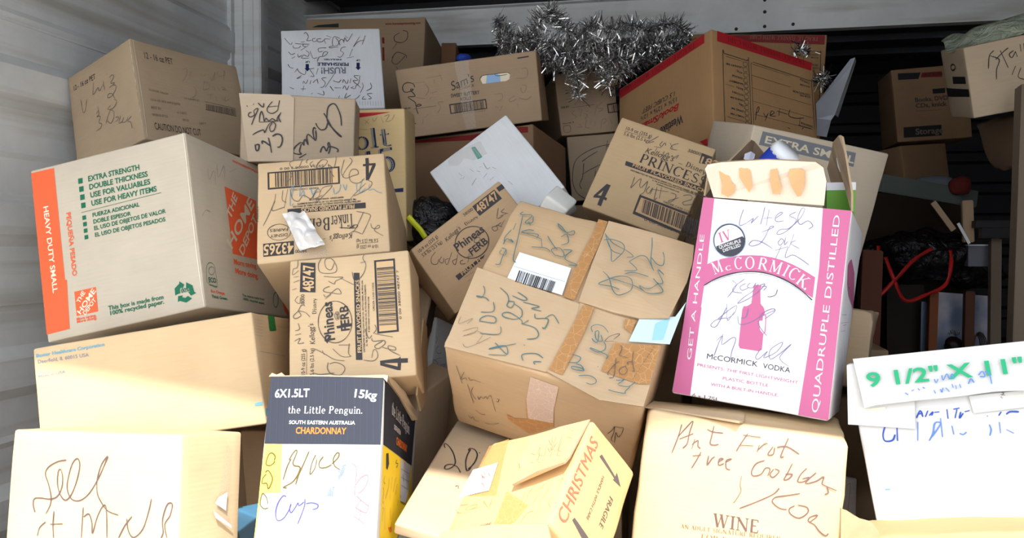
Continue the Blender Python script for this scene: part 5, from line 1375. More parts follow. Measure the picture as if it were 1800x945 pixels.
'nine':r"""S|F|bluemark|13|24|977,5932 854,5491 879,5107 1162,5110 1294,5434
S|F|bluemark|13|24|1412,5836 1341,5050
S|F|bluemark|13|24|2185,6298 2374,6724 2420,6340
S|F|bluemark|13|24|2257,6514 2447,6563
S|F|bluemark|13|24|2510,6328 2644,6685
S|F|bluemark|13|23|2654,6383 2814,6585 2743,6370
S|F|bluemark|13|23|2855,6542 3037,6553
S|F|bluemark|13|23|3321,6662 3298,6105
S|F|bluemark|13|23|3541,6629 3769,6671
S|F|bluemark|13|23|3673,6610 3545,6108
S|F|bluemark|13|23|3786,6445 3698,6086 3865,6359
S|F|bluemark|13|23|3917,6426 4100,6474
S|F|bluemark|13|23|5164,6246 5052,6043
S|F|bluemark|13|23|5315,6079 5459,6204 5753,6162
S|F|bluemark|13|23|4669,6097 4663,6054
S|F|bluefaint|13|22|2204,6069 2071,4960
S|F|bluefaint|13|22|2476,4910 2664,5333 2801,5912 3002,5885 2762,5395 2539,5051
S|F|bluefaint|13|22|3037,6179 2971,5071
S|F|bluefaint|13|21|3382,5685 3386,5166
S|F|bluefaint|13|21|3592,5213 3714,5124 3841,5255
S|F|bluefaint|13|21|4671,5584 4700,5288 4613,4935
S|F|bluefaint|13|21|5029,5681 4993,5032
S|F|bluefaint|13|21|5209,5221 5436,4974
S|F|purple|13|14|1226,40 2279,40 2668,40
S|F|purplefaint|13|13|40,40 1226,40
S|F|purplefaint|13|12|2669,40 3923,40 5165,40
P|F|bluefaint|6||535,2279 731,2292 739,2199 546,2204
F|F|card_nine|flap|40 60 60 50 40|-4,9891 -376,6276 2061,5683 2238,7315 296,9877
F|F|card_nine|flap|50 50 50 50 50 50|4163,7320 6055,7353 7960,7336 7825,6255 5937,6392 4202,6301
F|F|card_nine|flap|100 100 100 160 160 160 160 160 160 170 180|266,10214 6356,10139 8274,10071 7905,7376 5990,7349 5004,7448 4171,7373 3240,7340 2292,7336 806,7289 360,7188
T|F|greenprint|b|185|634,8434,5516,-42,3,870|9 1/2" X 11"
S|F|bluefaint|188|21|3061,8504 3100,8273 3192,8482
S|F|bluefaint|188|21|3350,8680 3359,8380 3534,8724 3586,8416 3708,8694 3738,8391
S|F|bluefaint|188|21|4601,8467 4755,8662 4805,8359 4635,8388
S|F|bluefaint|188|21|4839,8647 4970,8478 4984,7889
S|F|bluefaint|188|21|4198,8018 4319,8293 4400,8059
S|F|bluefaint|188|21|3897,8067 3914,7842
S|F|bluefaint|188|21|3759,8016 3754,7794
S|F|bluefaint|188|21|3638,8110 3655,7884
S|F|bluefaint|188|21|3394,7927 3498,7687
S|F|bluefaint|188|21|3210,7882 3232,7692 3306,7941
S|F|bluefaint|188|21|2982,7844 3004,7654
S|F|bluefaint|188|22|2606,8091 2663,8007
S|F|bluefaint|188|22|2419,8046 2473,7925
S|F|bluefaint|188|22|2178,7934 2276,7994
S|F|bluefaint|188|22|1940,7859 2039,7730
S|F|print|65|11|5292,7365 5363,7317 5311,7237
S|F|print|65|11|5245,7225 5398,7180
S|F|print|65|11|5227,7082 5274,7111
S|F|print|65|11|5252,7041 5293,7020
P|F|yellowstain|55||5382,7094 5643,7127 6023,7104 6005,6961 5528,6889
P|F|yellowstain|64||138,7287 356,7100 1119,7141 1111,6875 679,7014 360,7138""",
'xtall':r"""S|F|marker|13|25|2002,8756 1651,8155 1467,6470
S|F|marker|13|25|1711,8129 2272,7389 1997,6123 1900,4775
S|F|marker|13|25|2418,8577 2788,6044
S|F|marker|13|25|2034,7490 2647,8354 2977,8710
S|F|marker|13|25|3306,8195 2976,7839 3120,7279 3415,8024
S|F|marker|13|25|3415,8024 3483,7250
S|F|marker|13|25|3775,8860 3768,7873
S|F|marker|13|25|4018,8879 4003,7772
S|F|marker|13|25|3279,6089 2957,4971
S|F|marker|13|25|3617,5699 3355,4557 3744,4023
P|L|dknavy|6||40,4446 9762,4157 9664,3077 126,3136
P|L|dknavy|6||4014,6076 9107,5965 9028,4937 3914,5017
S|L|darkbrown|13|45|5850,7404 5789,7313 5687,7228 5549,7152 5382,7091 5192,7046 4990,7021 4784,7016 4585,7032 4402,7068 4246,7122 4124,7191 4044,7273 4010,7363 4025,7456 4087,7548 4193,7633 4337,7709 4513,7770 4709,7814 4916,7839 5124,7843 5322,7826 5500,7790 5650,7736 5764,7666 5837,7585 5866,7496 5850,7404""",
'books':r"""P|F|dknavy|6||848,9442 3845,9319 3468,8458 817,8545
P|F|darkred|6||4005,9254 6540,9221 6603,8473 3789,8628
T|F|darkbrown|b|10|4144,8692,2467,-25,5,445|ATT-N
T|F|print|b|10|2796,5328,4638,-11,2,593|Books, DVDs
T|F|print|b|10|2800,4531,4102,-34,5,593|CDs, knick
S|F|print|13|15|2759,4085 6147,4012
P|F|dknavy|6||958,1997 6010,1958 5960,510 881,557
T|F|faded|b|10|2504,883,3667,-22,5,835|Storage
P|F|dknavy|6||5189,6916 6842,6921 6793,6234 5186,6271""",
'goldw':r"""S|F|gold|13|16|4740,8991 6277,9077 5243,5469""",
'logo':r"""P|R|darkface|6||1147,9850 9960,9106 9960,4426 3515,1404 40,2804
S|R|print|13|23|9545,6818 9484,6460 9039,6042 8220,5581 7113,5111 5962,4695 4915,4373 3946,4144 3003,3996 2062,3921 1144,3916 329,3991 40,4138 40,4351 40,4632 40,4967 40,5340 40,5734 228,6115 945,6445 1819,6738 2880,6996 4153,7223 5541,7398 6803,7474 7839,7440 8658,7312 9247,7103 9545,6818
S|F|faintpen|13|9|2944,9673 9960,9039""",
'scrib':r"""S|F|bluegrey|13|15|40,6957 958,6539 369,5812
S|F|bluegrey|13|15|1890,5548 867,4921 1832,4322 3628,4594
S|F|bluegrey|13|15|40,3255 2274,2858 836,2385
S|F|bluegrey|13|15|40,3103 3615,3760
S|F|bluegrey|13|15|3615,2513 6220,2781 4860,2008 7155,1662""",
}

ALLD=[]
def carton(key,name,label,cat,rgb,flute='v',skip=(),group=None,C=None,r=.0035,crumple=.0007,mat=None,flaps=None,edge=.25,mott=.1):
    if C is None:
        pts=[tuple(int(x)/1e4 for x in p.split(',')) for p in HEX[key].split()]
        C={('%d%d%d'%(i,j,k)):pts[i*4+j*2+k] for i in(0,1) for j in(0,1) for k in(0,1)}
    base=min(C.values(),key=lambda p:p[2]); cx=[sum(p[i] for p in C.values())/8 for i in range(3)]
    root=Vector((cx[0],cx[1],base[2]))
    t=thing(name,label,cat,root,group)
    amp=AMP.get(key,.0015)
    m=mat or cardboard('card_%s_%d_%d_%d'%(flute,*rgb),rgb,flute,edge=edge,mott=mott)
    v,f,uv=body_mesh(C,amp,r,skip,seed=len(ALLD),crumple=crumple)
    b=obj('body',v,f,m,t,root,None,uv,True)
    if skip:
        mo=b.modifiers.new('wall','SOLIDIFY'); mo.thickness=.003; mo.offset=-1
    D=Decals(C,amp,root,t); ALLD.append(D); D.body=m
    edgem=cardboard('card_edge',(178,146,108),'v')
    for l in DECALS.get(key,'').split('\n'):
        if not l: continue
        a=l.split('|'); k=a[0]; fc=a[1]
        pu=lambda s_:[tuple(int(x)/1e4 for x in p.split(',')) for p in s_.split()]
        if k=='T':
            D.text('printing' if a[3]!='hand' else 'handwriting',mat_of(a[2],D),fc,'|'.join(a[6:]),a[3],int(a[4])/1e4,[int(x)/1e4 for x in a[5].split(',')])
        elif k=='S':
            D.stroke('handwriting' if a[2] in PENS else 'printing',mat_of(a[2],D),fc,pu(a[5]),int(a[4])/1e4,int(a[3])/1e4)
        elif k=='P': D.poly((a[4]+'#%d'%len(D.mb)) if a[4] else 'printing',mat_of(a[2],D),fc,pu(a[5]),int(a[3])/1e4)
        elif k=='B':
            q=pu(a[6]); rs=random.Random(int(a[5])); nb=int(a[4]); x=0; mt=mat_of(a[2],D); h=int(a[3])/1e4
            ws=[rs.choice((1,1,2,3)) for _ in range(nb*2)]; S_=sum(ws)
            for i,w in enumerate(ws):
                if i%2==0:
                    x0,x1=x/S_,(x+w)/S_
                    L=lambda A,B_,t_:(A[0]+(B_[0]-A[0])*t_,A[1]+(B_[1]-A[1])*t_)
                    qq=[L(q[0],q[1],x0),L(q[0],q[1],x1),L(q[3],q[2],x1),L(q[3],q[2],x0)]
                    D.put('printing',mt,[D.P(fc,u,v_,h) for u,v_ in qq],[[0,1,2,3]])
                x+=w
        elif k=='F':
            fm_=cardboard('card_torn',(196,166,130),'u') if a[2]=='card_edge2' else cardboard('card_flap_pale',(192,168,140),'u') if a[2]=='card_flap' else m
            D.slab(a[3],[fm_,edgem],fc,pu(a[5]),[int(x)/1e4 for x in a[4].split()])
    return t,D,C
def mat_of(n,D):
    r=inkmat(n)
    return r or D.body
# ---------------------------------------------------------------- the storage unit
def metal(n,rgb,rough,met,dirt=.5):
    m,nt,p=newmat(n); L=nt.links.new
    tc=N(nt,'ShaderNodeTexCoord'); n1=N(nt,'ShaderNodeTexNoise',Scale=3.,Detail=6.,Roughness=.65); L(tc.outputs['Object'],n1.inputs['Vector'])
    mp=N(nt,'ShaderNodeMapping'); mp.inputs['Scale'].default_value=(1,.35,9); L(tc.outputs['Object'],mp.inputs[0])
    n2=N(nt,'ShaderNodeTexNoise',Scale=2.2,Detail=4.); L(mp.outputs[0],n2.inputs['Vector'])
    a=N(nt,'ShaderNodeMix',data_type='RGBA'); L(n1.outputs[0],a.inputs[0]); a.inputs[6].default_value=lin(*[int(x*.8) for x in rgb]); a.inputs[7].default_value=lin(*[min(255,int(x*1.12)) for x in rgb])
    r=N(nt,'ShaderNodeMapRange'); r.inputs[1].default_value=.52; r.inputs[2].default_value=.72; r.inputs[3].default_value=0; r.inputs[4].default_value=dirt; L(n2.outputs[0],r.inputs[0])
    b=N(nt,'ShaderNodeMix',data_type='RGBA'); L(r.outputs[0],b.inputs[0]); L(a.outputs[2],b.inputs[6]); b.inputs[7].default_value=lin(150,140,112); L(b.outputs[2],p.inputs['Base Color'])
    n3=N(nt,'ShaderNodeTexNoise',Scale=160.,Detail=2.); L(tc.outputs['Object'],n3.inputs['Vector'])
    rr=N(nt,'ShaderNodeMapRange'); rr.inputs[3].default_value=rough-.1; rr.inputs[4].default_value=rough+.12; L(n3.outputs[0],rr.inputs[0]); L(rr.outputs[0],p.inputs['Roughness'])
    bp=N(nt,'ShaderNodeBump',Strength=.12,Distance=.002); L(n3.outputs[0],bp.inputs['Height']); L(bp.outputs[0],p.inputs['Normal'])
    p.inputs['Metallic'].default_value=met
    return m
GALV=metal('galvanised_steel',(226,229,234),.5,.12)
DARKMETAL=metal('dim_back_steel',(30,31,38),.5,.1,.05)  # near-black base colour carries the dimness of the deep interior
WX=-1.385
def ribbed(name,prof,axis,a0,a1,place,m):
    # extrude a profile (list of (along,out)) from a0 to a1
    vs=[];fs=[]
    for t in (a0,a1):
        vs+=[Vector(place(p,o,t)) for p,o in prof]
    n=len(prof)
    for i in range(n-1): fs.append((i,i+1,n+i+1,n+i))
    return struct(obj(name,vs,fs,m))
# left wall: horizontal ribs, two lapped sheets
prof=[];z=-.02
major=[.05,.335,.62,.905,1.19,1.51,1.80,2.085,2.37]
pts=[]
for c in major:
    pts+=[(c-.055,0),(c-.03,.026),(c+.03,.026),(c+.055,0)]
    for d in (.142,): pts+=[(c+d-.012,0),(c+d,.006),(c+d+.012,0)]
prof=[(0,0)]+sorted([p for p in pts if 0<p[0]<2.44])+[(2.46,0)]
ribbed('wall_left',prof,'y',.4,4.9,lambda p,o,t:(WX+o,t,p),GALV)
lap=MB(); lap.box((WX+.001,.4,1.925),(WX+.0045,2.46,1.93)); struct(lap.build('trim_1',GALV))
post=MB()
for lo,hi in (((WX,2.47,0),(WX+.085,2.475,2.46)),((WX+.085,2.475,0),(WX+.088,2.56,2.46)),((WX+.02,2.45,0),(WX+.024,2.475,2.46)),((WX,2.56,0),(WX+.088,2.563,2.46)),((WX+.088,2.475,0),(WX+.105,2.478,2.46)),((WX+.105,2.478,0),(WX+.108,2.50,2.46)),((WX+.03,2.462,0),(WX+.055,2.472,2.46))): post.box(lo,hi)
struct(post.build('trim_2',GALV))
# back wall: vertical place, horizontal ribs
pb=[(0,0)]
for i in range(1,16): c=i*.16; pb+=[(c-.035,0),(c-.02,.02),(c+.02,.02),(c+.035,0)]
pb=[p for p in pb if p[0]<2.42]+[(2.45,0)]
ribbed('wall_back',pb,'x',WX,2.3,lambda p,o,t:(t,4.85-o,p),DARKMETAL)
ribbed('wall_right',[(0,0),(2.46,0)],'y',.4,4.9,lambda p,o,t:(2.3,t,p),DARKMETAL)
pc=[(.4,0)]
for i in range(1,16): c=.4+i*.3; pc+=[(c-.03,0),(c-.018,.025),(c+.018,.025),(c+.03,0)]
pc=[p for p in pc if p[0]<4.85]+[(4.9,0)]
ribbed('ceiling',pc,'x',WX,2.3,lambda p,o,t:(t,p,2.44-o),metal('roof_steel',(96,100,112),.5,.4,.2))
CONC=cardboard('concrete',(150,146,138),'v',.9,.12,0,0)
g=MB(); g.add([Vector(p) for p in ((-12,-14,0),(14,-14,0),(14,.4,0),(-12,.4,0))],[(0,1,2,3)]); struct(g.build('driveway',CONC))
g=MB(); g.add([Vector(p) for p in ((WX,.4,0),(2.3,.4,0),(2.3,4.9,0),(WX,4.9,0))],[(0,1,2,3)]); struct(g.build('floor',CONC))
# front wall above and beside the door opening
FACADE=flat('facade_paint',(196,190,178),.7)
g=MB(); g.box((-6,.34,2.375),(6,.4,2.9)); g.box((-6,.34,0),(WX,.4,2.375)); g.box((.98,.34,0),(6,.4,2.375)); struct(g.build('wall_front',FACADE))  # unseen right jamb set close in to dim the right rear
g=MB(); g.box((-6,.4,2.46),(6,5,2.5)); struct(g.build('roof',FACADE))
# roof beam
beam=MB()
BY=3.05
for lo,hi in (((WX,BY,2.18),(2.3,BY+.004,2.312)),((WX,BY-.035,2.176),(2.3,BY+.004,2.18)),((WX,BY-.012,2.183),(2.3,BY,2.187)),((WX,BY-.03,2.312),(2.3,BY+.06,2.316)),((-.03,BY-.004,2.18),(-.026,BY,2.312))): beam.box(lo,hi)
bm_=beam.build('trim_3',GALV); struct(bm_)
b=MB(); b.box((WX,2.93,2.36),(-.0,2.95,2.40)); b.box((WX,2.93,2.355),(0,2.99,2.36)); struct(b.build('trim_4',DARKMETAL))
def bolt(p,r=.006):
    vs=[Vector((p[0]+r*math.cos(a*math.pi/3),p[1]-.003,p[2]+r*math.sin(a*math.pi/3))) for a in range(6)]
    vs+=[v+Vector((0,.004,0)) for v in vs]
    o=obj('bolt',vs,[(5,4,3,2,1,0)]+[(i,(i+1)%6,6+(i+1)%6,6+i) for i in range(6)],flat('bolt_black',(30,30,34),.5),bm_)
for x,z_ in ((.268,2.289),(.268,2.249),(.175,2.196),(.268,2.2),(.36,2.203)): bolt((x,BY,z_))
# ---------------------------------------------------------------- cartons
W_=(206,205,202)
K='cardboard_box'
carton('hd',K,'tan moving carton with an orange stripe and green bullet list, on the left stack','box',(198,184,162),'u')
carton('juice',K,'brown juice carton on top of the orange-striped moving carton, printed 12 - 16 oz PET','box',(176,149,117),'u')
carton('baxter',K,'plain wide tan carton under the orange-striped carton, small blue lettering in its corner','box',(212,178,132),'u')
carton('sell',K,'tan carton at bottom left against the metal wall with large cursive scrawl','box',(214,182,138),'u')
carton('penguin','wine_carton','tall black and white wine carton with yellow side, 6X1.5LT printed at its top','box',W_,'v')
carton('tinker',K,'fruit snack carton standing upside down with barcode 43265 and crumpled clear tape','box',(207,173,130),'u')
PH,_,_=carton('phineas',K,'fruit snack carton turned on its side behind the black wine carton','box',(212,178,134),'u')
carton('phineas2',K,'fruit snack carton tilted on its corner below the white taped parcel','box',(186,150,110),'u')
carton('princess',K,'fruit snack carton leaning right of centre with Matt See handwritten','box',(196,162,118),'u')
carton('bigbrown',K,'battered brown shipping carton at the centre with overlapping torn flaps and green handwriting','box',(204,166,122),'u',r=.006,crumple=.003)
carton('twod',K,'flat tan carton with 2D in black marker, below the battered shipping carton','box',(206,178,142),'u')
carton('xmas',K,'orange-tan carton with CHRISTMAS in red crayon and black fragile arrows at bottom centre','box',(220,176,112),'u',r=.005,crumple=.002)
mc,mcD,mcC=carton('mccormick','liquor_carton','open white and pink vodka carton standing on the wine carton, pink bottle on its front','box',(240,238,243),'v',skip=('T',))
carton('wine',K,'large sunlit cream-tan carton at bottom centre right, printed WINE','box',(222,190,140),'u',r=.008,crumple=.003)
carton('extra',K,'beige carton with a grey EXTRA SMALL band, behind the pink vodka carton','box',(206,186,160),'u')
carton('westlake',K,'brown moving carton with red fragile bands, corner toward the camera below the tinsel','box',(176,130,82),'v')
carton('fragile2',K,'brown carton with a dark red fragile band, directly behind the corner-on moving carton','box',(172,126,80),'v')
carton('sams',K,'bread roll carton with an oval hand hole and shiny tape down its middle','box',(175,144,112),'u')
carton('sams2',K,'bread roll carton half hidden under the hanging tinsel','box',(176,147,116),'u')
carton('fbox',K,'brown carton with a large circled F in black marker, below the tinsel','box',(166,143,114),'u')
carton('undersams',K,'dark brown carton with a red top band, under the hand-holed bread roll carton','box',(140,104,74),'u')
carton('perish',K,'white carton with upside-down navy PERISHABLE print covered in handwriting','box',(206,209,216),'v')
carton('hdcom',K,'large brown moving carton behind the white perishable carton, red web address on top edge','box',(160,131,100),'u')
carton('anim',K,'grey-brown carton with thick marker scrawl, between juice carton and beer carton','box',(176,154,128),'u')
carton('colt','beer_carton','yellow-tan beer carton with big navy olt and 45 lettering, left of centre','box',(206,174,118),'u')
carton('whitebox','parcel','white taped parcel tilted on its corner with a green sticker, above centre','box',(214,217,222),'v')
nineT,nineD,nineC=carton('nine',K,'white envelope carton at the right with a lid flap printed 9 1/2" X 11"','box',(212,214,216),'u')
carton('xtall',K,'tan carton high at the right edge under a crumpled plastic bag','box',(186,162,132),'u')
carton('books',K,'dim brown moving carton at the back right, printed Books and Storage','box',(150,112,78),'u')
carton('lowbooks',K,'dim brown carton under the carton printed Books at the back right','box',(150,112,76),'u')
carton('logo',K,'narrow brown carton with dark printed side, right of the sideways fruit snack carton','box',(168,138,106),'u')
carton('scrib','parcel','white parcel with pen scribbles peeking out left of the battered shipping carton','box',(205,210,218),'u')
carton('panel',K,'plain tan carton between black wine carton and battered shipping carton','box',(190,160,128),'u')
carton('gapbox',K,'shaded brown carton seen in the gap left of the black wine carton','box',(180,146,108),'u')
GIFT,gnt,gp=newmat('gift_wrap'); _tc=N(gnt,'ShaderNodeTexCoord'); _v=N(gnt,'ShaderNodeTexVoronoi',Scale=26.); _r=N(gnt,'ShaderNodeValToRGB'); _r.color_ramp.interpolation='CONSTANT'; _r.color_ramp.elements[0].color=lin(34,92,100); _r.color_ramp.elements[1].color=lin(84,138,176); _r.color_ramp.elements[1].position=.45
gnt.links.new(_tc.outputs['Object'],_v.inputs['Vector']); gnt.links.new(_v.outputs['Color'],_r.inputs[0]); gnt.links.new(_r.outputs[0],gp.inputs['Base Color'])
carton('gift','gift_box','blue and green wrapped box low in the gap left of the wine carton','box',(70,140,160),'v',mat=GIFT)
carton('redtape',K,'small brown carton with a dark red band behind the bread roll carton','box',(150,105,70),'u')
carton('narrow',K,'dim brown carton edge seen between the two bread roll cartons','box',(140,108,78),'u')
carton('smallw','small_box','small white box wedged behind the top edge of the battered shipping carton','box',(215,214,208),'u')
carton('hbox',K,'small tan carton with a crumpled corner right of the pink vodka carton','box',(192,162,126),'u',crumple=.006)
carton('goldw','small_box','white box with a gold border in the gap right of the WINE carton','box',(215,214,216),'u')
TR,_,_=carton('tray',K,'torn brown carton at the bottom right corner under the white envelope carton','box',(206,160,108),'u',crumple=.004)
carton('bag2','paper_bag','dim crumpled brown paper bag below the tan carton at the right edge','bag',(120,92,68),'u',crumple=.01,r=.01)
V=Vector
def slab(name,pts,th,mats,parent=None,root=None,toward=(0,-1,0)):
    # thin sheet with real thickness through world points
    P=[V(p) for p in pts]; c=sum(P,V())/len(P); n=V()
    for i in range(len(P)): n+=(P[i]-c).cross(P[(i+1)%len(P)]-c)
    n.normalize()
    if n.dot(V(toward))<0: n=-n
    a=n.orthogonal().normalized(); b=n.cross(a)
    flat2=[V(((p-c).dot(a),(p-c).dot(b),0)) for p in P]
    tr=tessellate_polygon([flat2]); k=len(P); m=MB()
    uv=[(f.x,f.y) for f in flat2]*2
    vs=P+[p-n*th for p in P]
    fs=[]
    for t in tr:
        t=list(t); nn=(P[t[1]]-P[t[0]]).cross(P[t[2]]-P[t[0]])
        if nn.dot(n)<0: t=t[::-1]
        fs+=[t,[k+i for i in t[::-1]]]
    m.add(vs,fs,0,uv); m.add(vs,[[i,(i+1)%k,k+(i+1)%k,k+i] for i in range(k)],1 if len(mats)>1 else 0,uv)
    return m.build(name,mats,parent,root if root is not None else V((0,0,0)))
def sheet(name,q,n,amp,fr,mat,parent=None,root=V((0,0,0)),th=.0006,seed=0,bow=0):
    # crumpled film over a quad (tl,tr,br,bl)
    q=[V(p) for p in q]; vs=[];fs=[]; nn=(q[1]-q[0]).cross(q[3]-q[0]).normalized()
    if nn.y>0: nn=-nn
    for a in range(n+1):
        for b in range(n+1):
            x,y=b/n,a/n; p=(q[0]*(1-x)+q[1]*x)*(1-y)+(q[3]*(1-x)+q[2]*x)*y
            w=noise.noise_vector(p*fr+V((seed,0,0))); p=p+nn*(abs(w.x)*amp*2+bow*math.sin(math.pi*x)*math.sin(math.pi*y))+w*amp*.5
            vs.append(p)
    for a in range(n):
        for b in range(n): i=a*(n+1)+b; fs.append((i,i+1,i+n+2,i+n+1))
    o=obj(name,vs,fs,mat,parent,root,smooth=False)
    m=o.modifiers.new('t','SOLIDIFY'); m.thickness=th
    return o
def blob(name,c,r,mat,seed=0,fr=9,amp=.25,parent=None,nu=40,nv=26,flatb=None):
    c=V(c); vs=[];fs=[]
    for a in range(nv+1):
        t=math.pi*a/nv
        for b in range(nu):
            p=2*math.pi*b/nu; d=V((math.sin(t)*math.cos(p),math.sin(t)*math.sin(p),math.cos(t)))
            q=V((d.x*r[0],d.y*r[1],d.z*r[2]))
            k=noise.turbulence(q*fr+V((seed,seed,0)),4,True)
            q=q*(1-amp*.5+amp*k)
            if flatb is not None: q.z=max(q.z,-flatb)
            vs.append(c+q)
    for a in range(nv):
        for b in range(nu): fs.append((a*nu+b,a*nu+(b+1)%nu,(a+1)*nu+(b+1)%nu,(a+1)*nu+b))
    return obj(name,vs,fs,mat,parent,c if parent is None else V((0,0,0)),smooth=True)
def ribbon(name,pts,w,mat,parent=None,root=V((0,0,0)),twist=0,th=.0008,n=6):
    P=[V(p) for p in pts]; o=[]
    for i in range(len(P)-1):
        p0=P[max(0,i-1)];p1=P[i];p2=P[i+1];p3=P[min(len(P)-1,i+2)]
        for k in range(n):
            t=k/n; o.append(.5*((2*p1)+(p2-p0)*t+(2*p0-5*p1+4*p2-p3)*t*t+(3*p1-p0-3*p2+p3)*t**3))
    o.append(P[-1]); vs=[];fs=[]
    for i,p in enumerate(o):
        d=(o[min(i+1,len(o)-1)]-o[max(i-1,0)]).normalized(); s=d.cross(V((0,-1,0)))
        s=s.normalized() if s.length>.05 else V((1,0,0)); nrm=s.cross(d)
        a=twist*math.sin(i*.9); s2=s*math.cos(a)+nrm*math.sin(a)
        vs+=[p+s2*w/2,p-s2*w/2]
    for i in range(len(o)-1): fs.append((2*i,2*i+1,2*i+3,2*i+2))
    ob=obj(name,vs,fs,mat,parent,root,smooth=True); m=ob.modifiers.new('t','SOLIDIFY'); m.thickness=th
    return ob
def rod(m,a,b,r0,r1,n=12,mi=0):
    a,b=V(a),V(b); d=(b-a).normalized(); s=d.orthogonal().normalized(); t=d.cross(s)
    vs=[a+(s*math.cos(2*math.pi*i/n)+t*math.sin(2*math.pi*i/n))*r0 for i in range(n)]+[b+(s*math.cos(2*math.pi*i/n)+t*math.sin(2*math.pi*i/n))*r1 for i in range(n)]
    m.add(vs,[(i,(i+1)%n,n+(i+1)%n,n+i) for i in range(n)]+[list(range(n))[::-1],list(range(n,2*n))],mi)
def plank(name,a,b,w,t,mat,label,cat,group=None,floor=False):
    a,b=V(a),V(b)
    if floor: dd=(b-a); a=a-dd*(a.z/dd.z)
    d=(b-a); L=d.length; d.normalize(); s=d.cross(V((0,1,0))).normalized(); u=s.cross(d)
    m=MB(); bm=bmesh.new()
    for x in (-w/2,w/2):
        for y in (-t/2,t/2):
            for z in (0,L): bm.verts.new(s*x+u*y+d*z)
    bmesh.ops.convex_hull(bm,input=bm.verts[:])
    bmesh.ops.bevel(bm,geom=bm.edges[:],offset=min(w,t)*.12,segments=2,affect='EDGES')
    me=bpy.data.meshes.new(name); bm.to_mesh(me); bm.free(); me.materials.append(mat)
    o=bpy.data.objects.new(name,me); COL.objects.link(o); o.location=a
    return tag(o,label,cat,group)
EDGE=cardboard('card_edge',(178,146,108),'v')
# --- open top of the vodka carton: three standing flaps and what pokes out
def mcflap(pts,mats,nm='flap'): return slab(nm,pts,.003,mats,mc,mc.location)
CREAM=cardboard('card_cream',(246,226,204),'u',edge=0)
KR=cardboard('card_kraft_in',(178,142,104),'u')
ff=mcflap([(0.046,1.365,1.529),(0.202,1.328,1.513),(0.202,1.308,1.547),(0.196,1.298,1.566),(0.185,1.292,1.573),(0.121,1.305,1.579),(0.056,1.321,1.578),(0.036,1.323,1.575),(0.032,1.325,1.569)],[CREAM,EDGE])
GLUE=cardboard('glue_scar',(226,176,118),'u',edge=0)
def patch(pts,mat,name,parent,root,off=.0008):
    return slab(name,[V(p)-V((CAMD(p)))*off for p in pts],.0004,[mat],parent,root)
def CAMD(p): 
    d=V(p)-V(CAM_LOC); return d.normalized()
for pl in ([(0.052,1.332,1.567),(0.065,1.331,1.568),(0.072,1.340,1.548),(0.077,1.341,1.545),(0.076,1.347,1.535),(0.067,1.351,1.528),(0.057,1.349,1.534),(0.058,1.343,1.546)],[(0.081,1.323,1.569),(0.090,1.321,1.571),(0.097,1.321,1.566),(0.101,1.333,1.541),(0.097,1.337,1.534),(0.089,1.333,1.545),(0.082,1.328,1.557)],[(0.125,1.312,1.565),(0.134,1.310,1.566),(0.138,1.318,1.549),(0.142,1.322,1.541),(0.140,1.327,1.530),(0.130,1.330,1.531),(0.125,1.321,1.549)],[(0.151,1.306,1.565),(0.164,1.302,1.565),(0.171,1.302,1.562),(0.173,1.311,1.545),(0.169,1.321,1.527),(0.164,1.322,1.526),(0.154,1.314,1.542),(0.150,1.310,1.553)]):
    patch(pl,GLUE,'glue_mark',mc,mc.location)
mcflap([(0.242,1.326,1.504),(0.244,1.337,1.531),(0.239,1.362,1.591),(0.238,1.383,1.619),(0.235,1.392,1.623),(0.238,1.463,1.621),(0.241,1.493,1.607),(0.239,1.523,1.585),(0.245,1.523,1.561),(0.259,1.515,1.534),(0.277,1.497,1.496)],[KR,EDGE])
mcflap([(0.034,1.382,1.532),(0.040,1.392,1.570),(0.074,1.420,1.590),(0.111,1.483,1.630),(0.118,1.509,1.630),(0.148,1.574,1.606),(0.099,1.593,1.508)],[KR,EDGE])
WHITE=flat('paper_white',(238,240,246),.6)
patch([(0.098,1.444,1.603),(0.108,1.457,1.608),(0.116,1.473,1.605),(0.114,1.468,1.597),(0.104,1.450,1.591),(0.096,1.440,1.594)],WHITE,'sticker',mc,mc.location,.012)
patch([(0.238,1.447,1.594),(0.242,1.433,1.593),(0.244,1.433,1.579),(0.243,1.443,1.571),(0.241,1.453,1.581)],WHITE,'sticker',mc,mc.location,.012)
BLUE=flat('pack_blue',(44,66,170),.35); 
slab('torn_flap',[(0.197,1.142,1.123),(0.205,1.144,1.120),(0.213,1.145,1.115),(0.221,1.147,1.110),(0.235,1.150,1.106),(0.244,1.151,1.094),(0.249,1.152,1.075),(0.197,1.141,1.064)],.003,[cardboard('card_tray_in',(186,142,96),'u'),EDGE],TR,TR.location)
t=thing('snack_tube','blue and white tube poking out of the open vodka carton','packet',(0.118,1.467,1.550))
m=MB(); rod(m,(0.112,1.476,1.550),(0.157,1.447,1.598),.026,.026,16); m.build('wrapper',[BLUE],t,t.location,True)
m=MB(); rod(m,(0.157,1.447,1.598),(0.165,1.441,1.607),.0262,.022,16); m.build('cap',[WHITE],t,t.location,True)
GREEN=flat('pack_green',(110,170,60),.5); GREYP=flat('pack_grey',(170,165,160),.5)
t=thing('small_box','green and white small box inside the open vodka carton at its right','box',(0.232,1.429,1.501))
m=MB(); m.box((-.012,-.01,0),(.03,.03,.04)); m.build('body',[GREEN],t)
m=MB(); m.box((-.0125,-.0105,.04),(.0305,.0305,.052)); m.build('lid',[WHITE],t)
# --- torn flap at the side of the sideways fruit snack carton
slab('torn_panel',[(-0.443,1.439,1.329),(-0.446,1.469,1.311),(-0.442,1.458,1.247),(-0.437,1.437,1.191),(-0.429,1.377,1.180),(-0.423,1.338,1.213),(-0.433,1.389,1.275)],.003,[KR,EDGE],PH,PH.location)
